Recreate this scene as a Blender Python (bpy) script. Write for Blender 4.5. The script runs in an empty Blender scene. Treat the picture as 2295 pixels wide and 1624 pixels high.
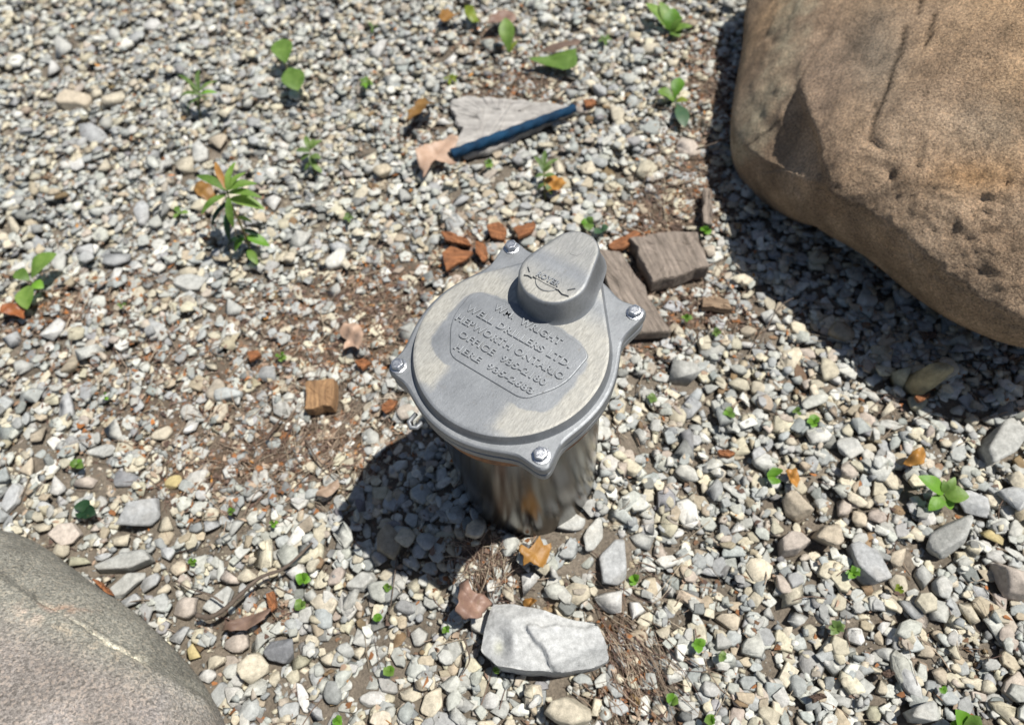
import bpy, bmesh, math, random
import numpy as np
from mathutils import Vector, Matrix

random.seed(7)
rng = np.random.default_rng(11)
SC = bpy.context.scene
C = SC.collection

# ------------------------------------------------------------------ camera, sky, sun, exposure
CAP_H = 0.325                                   # height of the well cap above the gravel
CAM = np.array([0.0, -0.327, 0.536 + CAP_H])
ROT = np.array([[0.9887, -0.1297, -0.0759], [-0.1503, -0.8529, -0.5], [0.0001, 0.5057, -0.8627]])
U_, _s, V_ = np.linalg.svd(ROT)
ROT = U_ @ V_                                   # rows: camera right, camera down, camera forward
FPX, PW, PH = 1560.0, 2294.0, 1624.0
cam = bpy.data.cameras.new('camera')
co = bpy.data.objects.new('camera', cam)
C.objects.link(co)
M3 = Matrix(((ROT[0, 0], -ROT[1, 0], -ROT[2, 0]), (ROT[0, 1], -ROT[1, 1], -ROT[2, 1]), (ROT[0, 2], -ROT[1, 2], -ROT[2, 2])))
co.matrix_world = Matrix.Translation(Vector(CAM)) @ M3.to_4x4()
cam.sensor_width = 36.0
cam.lens = 36.0 * FPX / PW
cam.clip_start = 0.02
cam.clip_end = 500.0
cam.dof.use_dof = True
cam.dof.focus_distance = 0.655
cam.dof.aperture_fstop = 4.1
SC.camera = co

SUN_AZ, SUN_EL = math.radians(3.0), math.radians(66.0)
world = bpy.data.worlds.new('World')
SC.world = world
world.use_nodes = True
wn = world.node_tree
wn.nodes.clear()
sky = wn.nodes.new('ShaderNodeTexSky')
sky.sky_type = 'NISHITA'
sky.sun_disc = False
sky.sun_elevation = SUN_EL
sky.sun_rotation = math.pi / 2 - SUN_AZ
bg = wn.nodes.new('ShaderNodeBackground')
bg.inputs['Strength'].default_value = 0.05
wo = wn.nodes.new('ShaderNodeOutputWorld')
wn.links.new(sky.outputs[0], bg.inputs['Color'])
wn.links.new(bg.outputs[0], wo.inputs['Surface'])

sun = bpy.data.lights.new('sun', 'SUN')
sun.energy = 4.4
sun.angle = math.radians(0.53)
sun.color = (1.0, 0.965, 0.90)
so = bpy.data.objects.new('sun', sun)
C.objects.link(so)
sdir = Vector((math.cos(SUN_EL) * math.cos(SUN_AZ), math.cos(SUN_EL) * math.sin(SUN_AZ), math.sin(SUN_EL)))
so.rotation_euler = sdir.to_track_quat('Z', 'Y').to_euler()
so.location = sdir * 5

SC.view_settings.view_transform = 'Standard'
SC.view_settings.look = 'None'
SC.view_settings.exposure = 0.46
SC.view_settings.gamma = 1.0
SC.view_settings.use_curve_mapping = False


# ------------------------------------------------------------------ geometry helpers
def at(px, py, z=0.0):
    """point of the place seen at a pixel of the 2294 x 1624 picture, at height z"""
    d = ROT.T @ np.array([(px - PW / 2) / FPX, (py - PH / 2) / FPX, 1.0])
    return CAM + (z - CAM[2]) / d[2] * d


def project(X):
    Y = (X - CAM) @ ROT.T
    return Y[:, :2] / Y[:, 2:3] * FPX + np.array([PW / 2, PH / 2])


def _hash(ix, iy, iz, seed):
    h = (ix * 374761393 + iy * 668265263 + iz * 2147483647 + seed * 1274126177) & 0xFFFFFFFF
    h = ((h ^ (h >> 13)) * 1274126177) & 0xFFFFFFFF
    return ((h ^ (h >> 16)) & 0xFFFF) / 65535.0


def vnoise(P, seed=0):
    P = np.asarray(P, float)
    i = np.floor(P).astype(np.int64)
    f = P - i
    f = f * f * (3 - 2 * f)
    out = np.zeros(len(P))
    for dx in (0, 1):
        for dy in (0, 1):
            for dz in (0, 1):
                w = (f[:, 0] if dx else 1 - f[:, 0]) * (f[:, 1] if dy else 1 - f[:, 1]) * (f[:, 2] if dz else 1 - f[:, 2])
                out += w * _hash(i[:, 0] + dx, i[:, 1] + dy, i[:, 2] + dz, seed)
    return out * 2 - 1


def fbm(P, scale, oct=4, seed=0, gain=0.5):
    P = np.asarray(P, float) * scale
    a, s, out = 1.0, 0.0, np.zeros(len(P))
    for o in range(oct):
        out += a * vnoise(P + 13.7 * o, seed + o)
        s += a
        a *= gain
        P = P * 2.03
    return out / s


def mesh_from(name, V, F, col=None, smooth=False):
    """V (n,3); F: array (m,k) or list of polygons; col (n,3) per vertex"""
    me = bpy.data.meshes.new(name)
    V = np.asarray(V, np.float32)
    if isinstance(F, np.ndarray):
        k = F.shape[1]
        me.vertices.add(len(V))
        me.vertices.foreach_set('co', V.ravel())
        me.loops.add(F.size)
        me.loops.foreach_set('vertex_index', F.astype(np.int32).ravel())
        me.polygons.add(len(F))
        me.polygons.foreach_set('loop_start', (np.arange(len(F)) * k).astype(np.int32))
        me.update(calc_edges=True)
    else:
        me.from_pydata([tuple(map(float, v)) for v in V], [], [tuple(map(int, f)) for f in F])
        me.update()
    if col is not None:
        a = me.attributes.new('col', 'FLOAT_COLOR', 'POINT')
        c4 = np.ones((len(V), 4), np.float32)
        c4[:, :3] = col
        a.data.foreach_set('color', c4.ravel())
    if smooth:
        me.polygons.foreach_set('use_smooth', np.ones(len(me.polygons), bool))
    return me


def link(name, me, mat, parent=None, loc=None):
    o = bpy.data.objects.new(name, me)
    C.objects.link(o)
    if mat is not None and len(me.materials) == 0:
        me.materials.append(mat)
    if parent is not None:
        o.parent = parent
    if loc is not None:
        o.location = loc
    return o


def bm_link(name, bm, mat, parent=None, smooth=False, loc=None):
    me = bpy.data.meshes.new(name)
    bm.normal_update()
    bm.to_mesh(me)
    bm.free()
    if smooth:
        me.polygons.foreach_set('use_smooth', np.ones(len(me.polygons), bool))
    return link(name, me, mat, parent, loc)


def tag(o, label, cat, group=None):
    o['label'] = label
    o['category'] = cat
    if group:
        o['group'] = group
    return o


def thing(name, label, cat, loc, group=None, rz=0.0):
    o = bpy.data.objects.new(name, None)
    C.objects.link(o)
    o.location = loc
    o.rotation_euler = (0, 0, rz)
    o.empty_display_size = 0.02
    return tag(o, label, cat, group)


# ------------------------------------------------------------------ material helpers
class Mat:
    def __init__(self, name):
        self.m = bpy.data.materials.new(name)
        self.m.use_nodes = True
        self.t = self.m.node_tree
        self.b = self.t.nodes['Principled BSDF']
        self.out = self.t.nodes['Material Output']

    def n(self, kind, **kw):
        x = self.t.nodes.new(kind)
        for k, v in kw.items():
            setattr(x, k, v)
        return x

    def l(self, a, b):
        self.t.links.new(a, b)

    def coord(self, which='Object', scale=None):
        tc = self.n('ShaderNodeTexCoord')
        if scale is None:
            return tc.outputs[which]
        mp = self.n('ShaderNodeMapping')
        mp.inputs['Scale'].default_value = scale
        self.l(tc.outputs[which], mp.inputs['Vector'])
        return mp.outputs[0]

    def noise(self, vec, scale, detail=4, rough=0.6, dist=0.0):
        x = self.n('ShaderNodeTexNoise')
        x.inputs['Scale'].default_value = scale
        x.inputs['Detail'].default_value = detail
        x.inputs['Roughness'].default_value = rough
        x.inputs['Distortion'].default_value = dist
        self.l(vec, x.inputs['Vector'])
        return x.outputs['Fac']

    def ramp(self, fac, stops):
        x = self.n('ShaderNodeValToRGB')
        while len(x.color_ramp.elements) < len(stops):
            x.color_ramp.elements.new(0.5)
        for e, (p, c) in zip(x.color_ramp.elements, stops):
            e.position = p
            e.color = (c, c, c, 1) if not hasattr(c, '__len__') else (*c, 1)
        self.l(fac, x.inputs['Fac'])
        return x.outputs['Color']

    def mix(self, fac, a, b, mode='MIX'):
        x = self.n('ShaderNodeMix', data_type='RGBA', blend_type=mode)
        for i, v in ((0, fac), (6, a), (7, b)):
            if isinstance(v, (int, float)):
                x.inputs[i].default_value = v if i == 0 else (v, v, v, 1)
            elif isinstance(v, tuple):
                x.inputs[i].default_value = (*v, 1)
            else:
                self.l(v, x.inputs[i])
        return x.outputs[2]

    def math(self, op, a, b=None):
        x = self.n('ShaderNodeMath', operation=op)
        for i, v in ((0, a), (1, b)):
            if v is None:
                continue
            if isinstance(v, (int, float)):
                x.inputs[i].default_value = v
            else:
                self.l(v, x.inputs[i])
        return x.outputs[0]

    def bump(self, h, dist, strength=1.0, prev=None):
        x = self.n('ShaderNodeBump')
        x.inputs['Strength'].default_value = strength
        x.inputs['Distance'].default_value = dist
        self.l(h, x.inputs['Height'])
        if prev is not None:
            self.l(prev, x.inputs['Normal'])
        return x.outputs[0]

    def set(self, **kw):
        for k, v in kw.items():
            k = k.replace('_', ' ')
            if hasattr(v, 'is_output'):
                self.l(v, self.b.inputs[k])
            elif isinstance(v, tuple):
                self.b.inputs[k].default_value = (*v, 1)
            else:
                self.b.inputs[k].default_value = v

    def attr(self, name='col'):
        x = self.n('ShaderNodeAttribute')
        x.attribute_name = name
        return x.outputs['Color']


def stone_material(name, gscale=1.0, bumpd=0.0006):
    M = Mat(name)
    v = M.coord('Object')
    n1 = M.noise(v, 160 * gscale, 5, 0.65)
    n2 = M.noise(v, 900 * gscale, 3, 0.6)
    f = M.mix(1.0, M.ramp(n1, [(0.3, 0.66), (0.7, 1.16)]), M.ramp(n2, [(0.3, 0.82), (0.7, 1.1)]), 'MULTIPLY')
    M.set(Base_Color=M.mix(1.0, M.attr(), f, 'MULTIPLY'), Roughness=0.82)
    M.b.inputs['Specular IOR Level'].default_value = 0.3
    b1 = M.bump(n1, bumpd * 3, 0.6)
    M.set(Normal=M.bump(n2, bumpd, 0.7, b1))
    return M.m


MAT_STONE = stone_material('limestone_gravel')


def boulder_material(name, grain, dark, light, bumpd, crystals=0.0):
    M = Mat(name)
    v = M.coord('Object')
    g1 = M.noise(v, grain, 3, 0.7)
    g2 = M.noise(v, grain * 2.7, 2, 0.6)
    vo = M.n('ShaderNodeTexVoronoi')
    vo.inputs['Scale'].default_value = grain * 0.9
    M.l(v, vo.inputs['Vector'])
    spk = M.ramp(vo.outputs['Distance'], [(0.08, 0.55), (0.3, 1.0)])
    f = M.mix(1.0, M.ramp(g1, [(0.32, dark), (0.68, light)]), M.ramp(g2, [(0.3, 0.78), (0.72, 1.25)]), 'MULTIPLY')
    f = M.mix(0.7, f, spk, 'MULTIPLY')
    if crystals:
        vc = M.n('ShaderNodeTexVoronoi')
        vc.inputs['Scale'].default_value = 420
        M.l(v, vc.inputs['Vector'])
        f = M.mix(M.math('MULTIPLY', M.ramp(vc.outputs['Color'], [(.62, 0.0), (.8, 1.0)]), crystals), f, (1.9, 1.75, 1.62))
        f = M.mix(M.math('MULTIPLY', M.ramp(vc.outputs['Color'], [(.12, 1.0), (.3, 0.0)]), crystals), f, (.38, .38, .36))
    n3 = M.noise(v, 14, 5, 0.6)
    f = M.mix(1.0, f, M.ramp(n3, [(0.25, 0.72), (0.75, 1.22)]), 'MULTIPLY')
    M.set(Base_Color=M.mix(1.0, M.attr(), f, 'MULTIPLY'), Roughness=0.85)
    M.b.inputs['Specular IOR Level'].default_value = 0.3
    b = M.bump(g1, bumpd * 2.2, 0.8)
    M.set(Normal=M.bump(g2, bumpd, 0.8, b))
    return M.m


def leaf_material(name, c1, c2, rough=0.5, trans=0.35, scale=60):
    M = Mat(name)
    v = M.coord('Object')
    col = M.mix(M.ramp(M.noise(v, scale, 4), [(0.3, 0.0), (0.7, 1.0)]), c1, c2)
    oi = M.n('ShaderNodeObjectInfo')
    col = M.mix(1.0, col, M.mix(oi.outputs['Random'], (.72, .74, .7), (1.28, 1.2, 1.15)), 'MULTIPLY')
    spots = M.ramp(M.noise(v, scale * 3.5, 2, .5), [(.62, 0.0), (.72, .55)])
    col = M.mix(spots, col, tuple(.5 * (x + y) for x, y in zip(c2, (.20, .15, .06))))
    M.set(Base_Color=col, Roughness=rough, Normal=M.bump(M.noise(v, scale * 6, 3), 0.0008, 0.5))
    tr = M.n('ShaderNodeBsdfTranslucent')
    M.l(col, tr.inputs['Color'])
    mx = M.n('ShaderNodeMixShader')
    mx.inputs[0].default_value = trans
    M.l(M.b.outputs[0], mx.inputs[1])
    M.l(tr.outputs[0], mx.inputs[2])
    M.l(mx.outputs[0], M.out.inputs['Surface'])
    return M.m


GREEN = leaf_material('weed_leaf_green', (0.10, 0.20, 0.03), (0.20, 0.33, 0.075))
GREEN_MID = leaf_material('weed_leaf_mid_green', (0.085, 0.16, 0.035), (0.19, 0.28, 0.09))
GREEN_YELLOW = leaf_material('weed_leaf_yellow_green', (0.14, 0.22, 0.02), (0.24, 0.28, 0.04))
GREEN_BRIGHT = leaf_material('weed_leaf_bright_green', (0.10, 0.26, 0.02), (0.17, 0.36, 0.04))
GREEN_DARK = leaf_material('weed_leaf_dark_green', (0.012, 0.045, 0.016), (0.025, 0.07, 0.03))
GREEN_BLUE = leaf_material('weed_leaf_blue_green', (0.05, 0.12, 0.06), (0.09, 0.17, 0.09))
STEM = leaf_material('weed_stem', (0.09, 0.12, 0.03), (0.13, 0.10, 0.05), trans=0.1)
DRY_ORANGE = leaf_material('dry_leaf_orange', (0.36, 0.17, 0.035), (0.52, 0.27, 0.07), trans=0.2)
DRY_OCHRE = leaf_material('dry_leaf_ochre', (0.20, 0.10, 0.025), (0.33, 0.18, 0.05), trans=0.15)
DRY_TAN = leaf_material('dry_leaf_tan', (0.36, 0.25, 0.18), (0.48, 0.36, 0.28), trans=0.15)
DRY_MAUVE = leaf_material('dry_leaf_mauve', (0.15, 0.095, 0.075), (0.27, 0.18, 0.14), trans=0.1)
DRY_RED = leaf_material('dry_leaf_red_brown', (0.18, 0.055, 0.02), (0.34, 0.12, 0.04), trans=0.1)


def wood_material(name, c1, c2, grain=1.0):
    M = Mat(name)
    v = M.coord('Object', (14 * grain, 190 * grain, 190 * grain))
    g = M.noise(v, 1.0, 6, 0.65, 0.4)
    n = M.noise(M.coord('Object'), 55, 4, 0.6)
    col = M.mix(M.ramp(g, [(0.3, 0.0), (0.68, 1.0)]), c1, c2)
    col = M.mix(1.0, col, M.ramp(n, [(0.25, 0.7), (0.75, 1.2)]), 'MULTIPLY')
    M.set(Base_Color=col, Roughness=0.85, Normal=M.bump(g, 0.0022, 0.9))
    return M.m


WOOD_GREY = wood_material('weathered_grey_wood', (0.10, 0.08, 0.062), (0.32, 0.265, 0.22))
WOOD_PALE = wood_material('weathered_pale_wood', (0.24, 0.225, 0.21), (0.46, 0.44, 0.41), 0.6)
WOOD_BROWN = wood_material('weathered_brown_wood', (0.15, 0.095, 0.055), (0.33, 0.24, 0.16))
WOOD_CUT = wood_material('cut_orange_wood', (0.13, 0.07, 0.035), (0.42, 0.25, 0.12), 1.2)
BARK_ORANGE = wood_material('orange_bark', (0.11, 0.045, 0.02), (0.36, 0.145, 0.055), 1.2)
BARK_DARK = wood_material('dark_bark', (0.05, 0.03, 0.022), (0.13, 0.085, 0.06), 1.0)
TWIG = wood_material('twig_bark', (0.06, 0.045, 0.035), (0.17, 0.13, 0.10), 1.0)

# ------------------------------------------------------------------ stone shapes
_ICO = {}


def ico(sub):
    if sub not in _ICO:
        bm = bmesh.new()
        bmesh.ops.create_icosphere(bm, subdivisions=sub, radius=1.0)
        V = np.array([v.co[:] for v in bm.verts])
        V /= np.linalg.norm(V, axis=1)[:, None]
        F = np.array([[v.index for v in f.verts] for f in bm.faces])
        bm.free()
        _ICO[sub] = (V, F)
    return _ICO[sub]


def rock_shape(seed, sub=2, kind='angular', nplanes=None, rough=0.05):
    """a rounded polyhedron inside about [-1, 1]: the stone's faces are planes met by a soft minimum"""
    r = np.random.default_rng(seed)
    D, F = ico(sub)
    if kind == 'round':
        n, p = nplanes or 9, 70
    elif kind == 'flat':
        n, p = nplanes or 6, 110
    else:
        n, p = nplanes or 7, 110
    N = r.normal(size=(n, 3))
    N /= np.linalg.norm(N, axis=1)[:, None]
    h = r.uniform(0.62, 1.0, n)
    if kind == 'flat':
        a = np.sort(r.uniform(0, 2 * np.pi, n))
        a = np.linspace(0, 2 * np.pi, n, endpoint=False) + r.uniform(-.35, .35, n)
        N = np.column_stack([np.cos(a), np.sin(a), r.uniform(-.25, .25, n)])
        N /= np.linalg.norm(N, axis=1)[:, None]
        top = np.array([[r.uniform(-.1, .1), r.uniform(-.1, .1), 1], [r.uniform(-.1, .1), r.uniform(-.1, .1), -1],
                        [r.uniform(-.5, .5), r.uniform(-.5, .5), .8]])
        top /= np.linalg.norm(top, axis=1)[:, None]
        N = np.vstack([N, top])
        h = np.r_[r.uniform(.72, 1.0, n), .8, .8, .92]
    else:
        k = 5 + seed % 3
        az = np.linspace(0, 2 * np.pi, k, endpoint=False) + r.uniform(-.45, .45, k) + r.uniform(0, 6.28)
        N = np.vstack([N, np.column_stack([np.cos(az), np.sin(az), r.uniform(-.35, .35, k)]), [[r.uniform(-.25, .25), r.uniform(-.25, .25), 1], [0, 0, -1]]])
        N /= np.linalg.norm(N, axis=1)[:, None]
        h = np.r_[h, r.uniform(.78, 1.0, k), .9, .95]
    A = np.maximum(D @ N.T / h, 1e-6)
    rad = (A ** p).sum(1) ** (-1.0 / p)
    V = D * rad[:, None]
    V = V * (1 + rough * fbm(V + seed * 3.1, 2.2, 4, seed % 97))[:, None]
    m = np.abs(V).max(0)
    return V / m, F


def hull_shape(seed, n=10):
    r = np.random.default_rng(seed)
    P = r.normal(size=(n, 3))
    P /= np.linalg.norm(P, axis=1)[:, None]
    P *= r.uniform(.8, 1.1, (n, 1))
    bm = bmesh.new()
    for q in P:
        bm.verts.new(q)
    res = bmesh.ops.convex_hull(bm, input=bm.verts)
    bmesh.ops.delete(bm, geom=[g for g in res['geom_interior'] if isinstance(g, bmesh.types.BMVert)], context='VERTS')
    bmesh.ops.triangulate(bm, faces=bm.faces[:])
    bm.verts.index_update()
    V = np.array([v.co[:] for v in bm.verts])
    F = np.array([[v.index for v in f.verts] for f in bm.faces])
    bm.free()
    return V / np.abs(V).max(0), F


def chip_shape(seed, kind, segments=1):
    """a crushed stone with cut corners: few facets, the sharpest edges bevelled"""
    r = np.random.default_rng(seed)
    n = {'round': 22, 'flat': 8, 'angular': 9}[kind]
    if kind == 'flat':
        t = np.linspace(0, 2 * np.pi, 7, endpoint=False) + r.uniform(-.4, .4, 7)
        q = np.column_stack([np.cos(t), np.sin(t)]) * r.uniform(.7, 1.05, (7, 1))
        P = np.vstack([np.column_stack([q * r.uniform(.7, .97, (7, 1)), r.uniform(.6, 1, 7)]), np.column_stack([q, r.uniform(-1, -.4, 7)])])
    else:
        P = r.normal(size=(n, 3))
        P /= np.linalg.norm(P, axis=1)[:, None]
        P *= r.uniform(.75, 1.1, (n, 1))
    bm = bmesh.new()
    for q in P:
        bm.verts.new(q)
    res = bmesh.ops.convex_hull(bm, input=bm.verts)
    bmesh.ops.delete(bm, geom=[g for g in res['geom_interior'] if isinstance(g, bmesh.types.BMVert)], context='VERTS')
    bmesh.ops.dissolve_limit(bm, angle_limit=math.radians(14), verts=bm.verts, edges=bm.edges)
    if segments:
        bmesh.ops.bevel(bm, geom=list(bm.edges), offset={'round': .08, 'flat': .03, 'angular': .035}[kind], offset_type='OFFSET', segments=segments, affect='EDGES', clamp_overlap=True)
    bmesh.ops.triangulate(bm, faces=bm.faces[:])
    bm.verts.index_update()
    V = np.array([v.co[:] for v in bm.verts])
    F = np.array([[v.index for v in f.verts] for f in bm.faces])
    bm.free()
    return V / np.abs(V).max(0), F


# name, colour, share
PALETTE = [('blue-grey', (0.355, 0.36, 0.355), .20), ('light grey', (0.45, 0.445, 0.415), .33), ('white', (0.60, 0.585, 0.54), .09),
           ('cream', (0.54, 0.485, 0.38), .20), ('tan', (0.41, 0.345, 0.26), .07), ('pinkish', (0.43, 0.37, 0.315), .05),
           ('dark grey', (0.22, 0.22, 0.215), .05), ('brown', (0.22, 0.15, 0.09), .01)]
PAL_RGB = np.array([p[1] for p in PALETTE]) * np.array([1.05, 1.065, 1.045])
PAL_P = np.array([p[2] for p in PALETTE])
PAL_P = PAL_P / PAL_P.sum()

GX0, GX1, GY0, GY1, GS = -1.75, 1.75, -0.75, 2.0, 0.0025
NX, NY = int((GX1 - GX0) / GS), int((GY1 - GY0) / GS)


def in_bed(x, y, m=0.10):
    """the part of the gravel bed that is laid stone by stone"""
    lo, hi = -0.36 - m, 1.44 + m
    half_l = 0.62 + m + 0.27 * (y + 0.3)
    half_r = 0.56 + m + 0.34 * (y + 0.3)
    return (y > lo) & (y < hi) & (x > -half_l) & (x < half_r)


# bare, littered patches of soil: pixel, half sizes in metres, strength
DIRT = [(620, 840, .20, .09, .46), (300, 800, .22, .07, .36), (640, 700, .14, .06, .66), (420, 960, .18, .07, .46), (830, 660, .10, .07, .9), (700, 790, .12, .05, .7), (860, 740, .08, .06, .9), (590, 1010, .09, .06, .8), (470, 1060, .08, .04, .8),
        (740, 1000, .09, .05, .95), (130, 690, .13, .05, .7), (250, 650, .10, .04, .6), (430, 520, .08, .03, .4), (350, 900, .12, .05, .4),
        (1470, 490, .07, .06, .8), (1560, 390, .05, .10, .8), (1600, 190, .05, .16, .8), (1560, 100, .05, .08, .6), (1430, 700, .05, .08, .7),
        (1550, 690, .07, .05, .8), (1150, 190, .08, .07, .7), (1090, 90, .08, .05, .5), (1085, 1270, .05, .035, .7), (1060, 1370, .035, .03, .6),
        (1390, 1460, .025, .06, .8), (1390, 1550, .03, .04, .7), (1050, 560, .07, .06, .6), (930, 290, .04, .05, .5), (1640, 700, .05, .05, .6),
        (1420, 1010, .05, .04, .2), (560, 1380, .07, .02, .5), (100, 820, .12, .06, .3)]


def dirt(x, y):
    d = np.zeros(np.shape(x))
    for (px, py, rx, ry, s) in DIRT:
        c = at(px, py)
        d = np.maximum(d, min(1, s * 1.2) * np.exp(-(((x - c[0]) / rx) ** 2 + ((y - c[1]) / ry) ** 2) * .8))
    return d


def bank(x, y):
    # the gravel is heaped a little against the pipe
    return .038 * np.exp(-(np.maximum(np.hypot(x, y) - .085, 0) / .075) ** 2)


# ------------------------------------------------------------------ the ground sheet
def ground_sheet():
    def axis(lo, hi, step):
        a = np.arange(lo, hi + 1e-6, step)
        out = np.geomspace(0.1, 180, 26)
        return np.r_[lo - out[::-1], a, hi + out]
    xs, ys = axis(-1.6, 1.6, .016), axis(-.7, 1.9, .016)
    X, Y = np.meshgrid(xs, ys, indexing='ij')
    P = np.column_stack([X.ravel(), Y.ravel(), np.zeros(X.size)])
    near = np.clip(1.5 - np.maximum(np.abs(P[:, 0]) - 1.2, 0) - np.maximum(np.abs(P[:, 1] - .6) - 1.2, 0), 0, 1)
    P[:, 2] = -0.011 + near * (0.004 * fbm(P, 9, 3, 3) + .0025 * fbm(P, 60, 3, 5)) + 0.006 * dirt(P[:, 0], P[:, 1]) + bank(P[:, 0], P[:, 1])
    nx, ny = len(xs), len(ys)
    I = np.arange(nx * ny).reshape(nx, ny)
    F = np.column_stack([I[:-1, :-1].ravel(), I[1:, :-1].ravel(), I[1:, 1:].ravel(), I[:-1, 1:].ravel()])
    M = Mat('soil_under_gravel')
    v = M.coord('Object')
    n1, n2, n3 = M.noise(v, 22, 5), M.noise(v, 240, 5, .7), M.noise(v, 900, 3, .7)
    soil = M.mix(M.ramp(n1, [(.3, 0.0), (.7, 1.0)]), (0.11, 0.09, 0.068), (0.22, 0.18, 0.14))
    soil = M.mix(1.0, soil, M.ramp(n2, [(.25, .5), (.75, 1.45)]), 'MULTIPLY')
    vo = M.n('ShaderNodeTexVoronoi')
    vo.inputs['Scale'].default_value = 65
    M.l(v, vo.inputs['Vector'])
    peb = M.mix(M.ramp(vo.outputs['Color'], [(.2, 0.0), (.8, 1.0)]), (0.32, 0.32, 0.33), (0.52, 0.46, 0.37))
    soil = M.mix(1.0, soil, M.mix(M.ramp(M.attr('dirt'), [(.2, 0.0), (.7, 1.0)]), (1.1, 1.12, 1.12), (.72, .62, .54)), 'MULTIPLY')
    far = M.attr('unlaid')
    peb = M.mix(1.0, peb, M.ramp(vo.outputs['Distance'], [(.1, 1.0), (.75, .35)]), 'MULTIPLY')
    M.set(Base_Color=M.mix(far, soil, peb), Roughness=0.95, Normal=M.bump(n3, .001, .8, M.bump(n2, .004, .9)))
    me = mesh_from('ground', P, F, smooth=True)
    da = me.attributes.new('dirt', 'FLOAT', 'POINT')
    da.data.foreach_set('value', dirt(P[:, 0], P[:, 1]).astype(np.float32))
    ua = me.attributes.new('unlaid', 'FLOAT', 'POINT')
    ua.data.foreach_set('value', (~in_bed(P[:, 0], P[:, 1], .085)).astype(np.float32))
    o = link('ground', me, M.m)
    o['kind'] = 'structure'


ground_sheet()
H = np.zeros((NX, NY))
_gx = GX0 + (np.arange(NX) + .5) * GS
_gy = GY0 + (np.arange(NY) + .5) * GS
_GX, _GY = np.meshgrid(_gx, _gy, indexing='ij')
DIRT_MAP = dirt(_GX, _GY)
H[:] = -0.011 + .006 * DIRT_MAP + bank(_GX, _GY)
BLOCK = np.zeros((NX, NY), bool)                # where a big thing already stands


def block_poly(pts):
    pts = np.asarray(pts)[:, :2]
    i0, i1 = [int(np.clip((v - GX0) / GS, 0, NX)) for v in (pts[:, 0].min() - GS, pts[:, 0].max() + 2 * GS)]
    j0, j1 = [int(np.clip((v - GY0) / GS, 0, NY)) for v in (pts[:, 1].min() - GS, pts[:, 1].max() + 2 * GS)]
    gx, gy = _GX[i0:i1, j0:j1], _GY[i0:i1, j0:j1]
    inside = np.zeros(gx.shape, bool)
    j = len(pts) - 1
    for i in range(len(pts)):
        xi, yi = pts[i]
        xj, yj = pts[j]
        inside ^= ((yi > gy) != (yj > gy)) & (gx < (xj - xi) * (gy - yi) / (yj - yi + 1e-12) + xi)
        j = i
    BLOCK[i0:i1, j0:j1] |= inside


def height_at(x, y):
    i, j = int((x - GX0) / GS), int((y - GY0) / GS)
    i, j = min(max(i, 2), NX - 3), min(max(j, 2), NY - 3)
    return float(H[i - 2:i + 3, j - 2:j + 3].mean())


# ------------------------------------------------------------------ the two boulders
def boulder_mesh(cx, cy, plan, zeq, ztop, hb, e1, eb, th, nph, lean=(0, 0)):
    ph = np.linspace(-np.pi / 2, np.pi / 2, nph)
    TH, PHI = np.meshgrid(th, ph, indexing='ij')
    e = np.where(PHI > 0, e1(TH), eb)
    pl = np.r_[plan, plan[0]]
    # smooth periodic interpolation of the outline
    k = np.linspace(0, 2 * np.pi, len(pl))
    r = np.interp(TH, k, pl)
    for s in (0.05, 0.1):
        r = r * .5 + .25 * (np.interp((TH + s) % (2 * np.pi), k, pl) + np.interp((TH - s) % (2 * np.pi), k, pl))
    r = r * np.cos(PHI) ** e
    Z = zeq(TH)
    z = Z + np.where(PHI > 0, ztop - Z, hb) * np.sin(PHI)
    up = np.maximum(np.sin(PHI), 0)
    P = np.stack([cx + r * np.cos(TH) + lean[0] * up ** 1.1, cy + r * np.sin(TH) + lean[1] * up, z], -1).reshape(-1, 3)
    n, m = len(th), nph
    I = np.arange(n * m).reshape(n, m)
    J = np.roll(I, -1, 0)
    F = np.column_stack([I[:, :-1].ravel(), J[:, :-1].ravel(), J[:, 1:].ravel(), I[:, 1:].ravel()])
    return P, F, (n, m)


def grid_normals(P, shape):
    n, m = shape
    G = P.reshape(n, m, 3)
    a = np.roll(G, -1, 0) - np.roll(G, 1, 0)
    b = np.gradient(G, axis=1)
    N = np.cross(a, b).reshape(-1, 3)
    return N / np.maximum(np.linalg.norm(N, axis=1), 1e-9)[:, None]


def seg_dist(Q, pts):
    d = np.full(len(Q), 1e9)
    pts = np.asarray(pts, float)
    for a, b in zip(pts[:-1], pts[1:]):
        ab = b - a
        t = np.clip(((Q - a) @ ab) / (ab @ ab), 0, 1)
        d = np.minimum(d, np.hypot(*(Q - a - t[:, None] * ab).T))
    return d


def poly_in(Q, pts):
    ins = np.zeros(len(Q), bool)
    j = len(pts) - 1
    for i in range(len(pts)):
        (xi, yi), (xj, yj) = pts[i], pts[j]
        ins ^= ((yi > Q[:, 1]) != (yj > Q[:, 1])) & (Q[:, 0] < (xj - xi) * (Q[:, 1] - yi) / (yj - yi + 1e-12) + xi)
        j = i
    return ins


def theta_samples(a0, a1, n_in, n_out):
    a = np.linspace(a0, a1, n_in, endpoint=False)
    b = np.linspace(a1, a0 + 2 * np.pi, n_out, endpoint=False)
    return np.r_[a, b] % (2 * np.pi) if False else np.r_[a, b]


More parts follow.
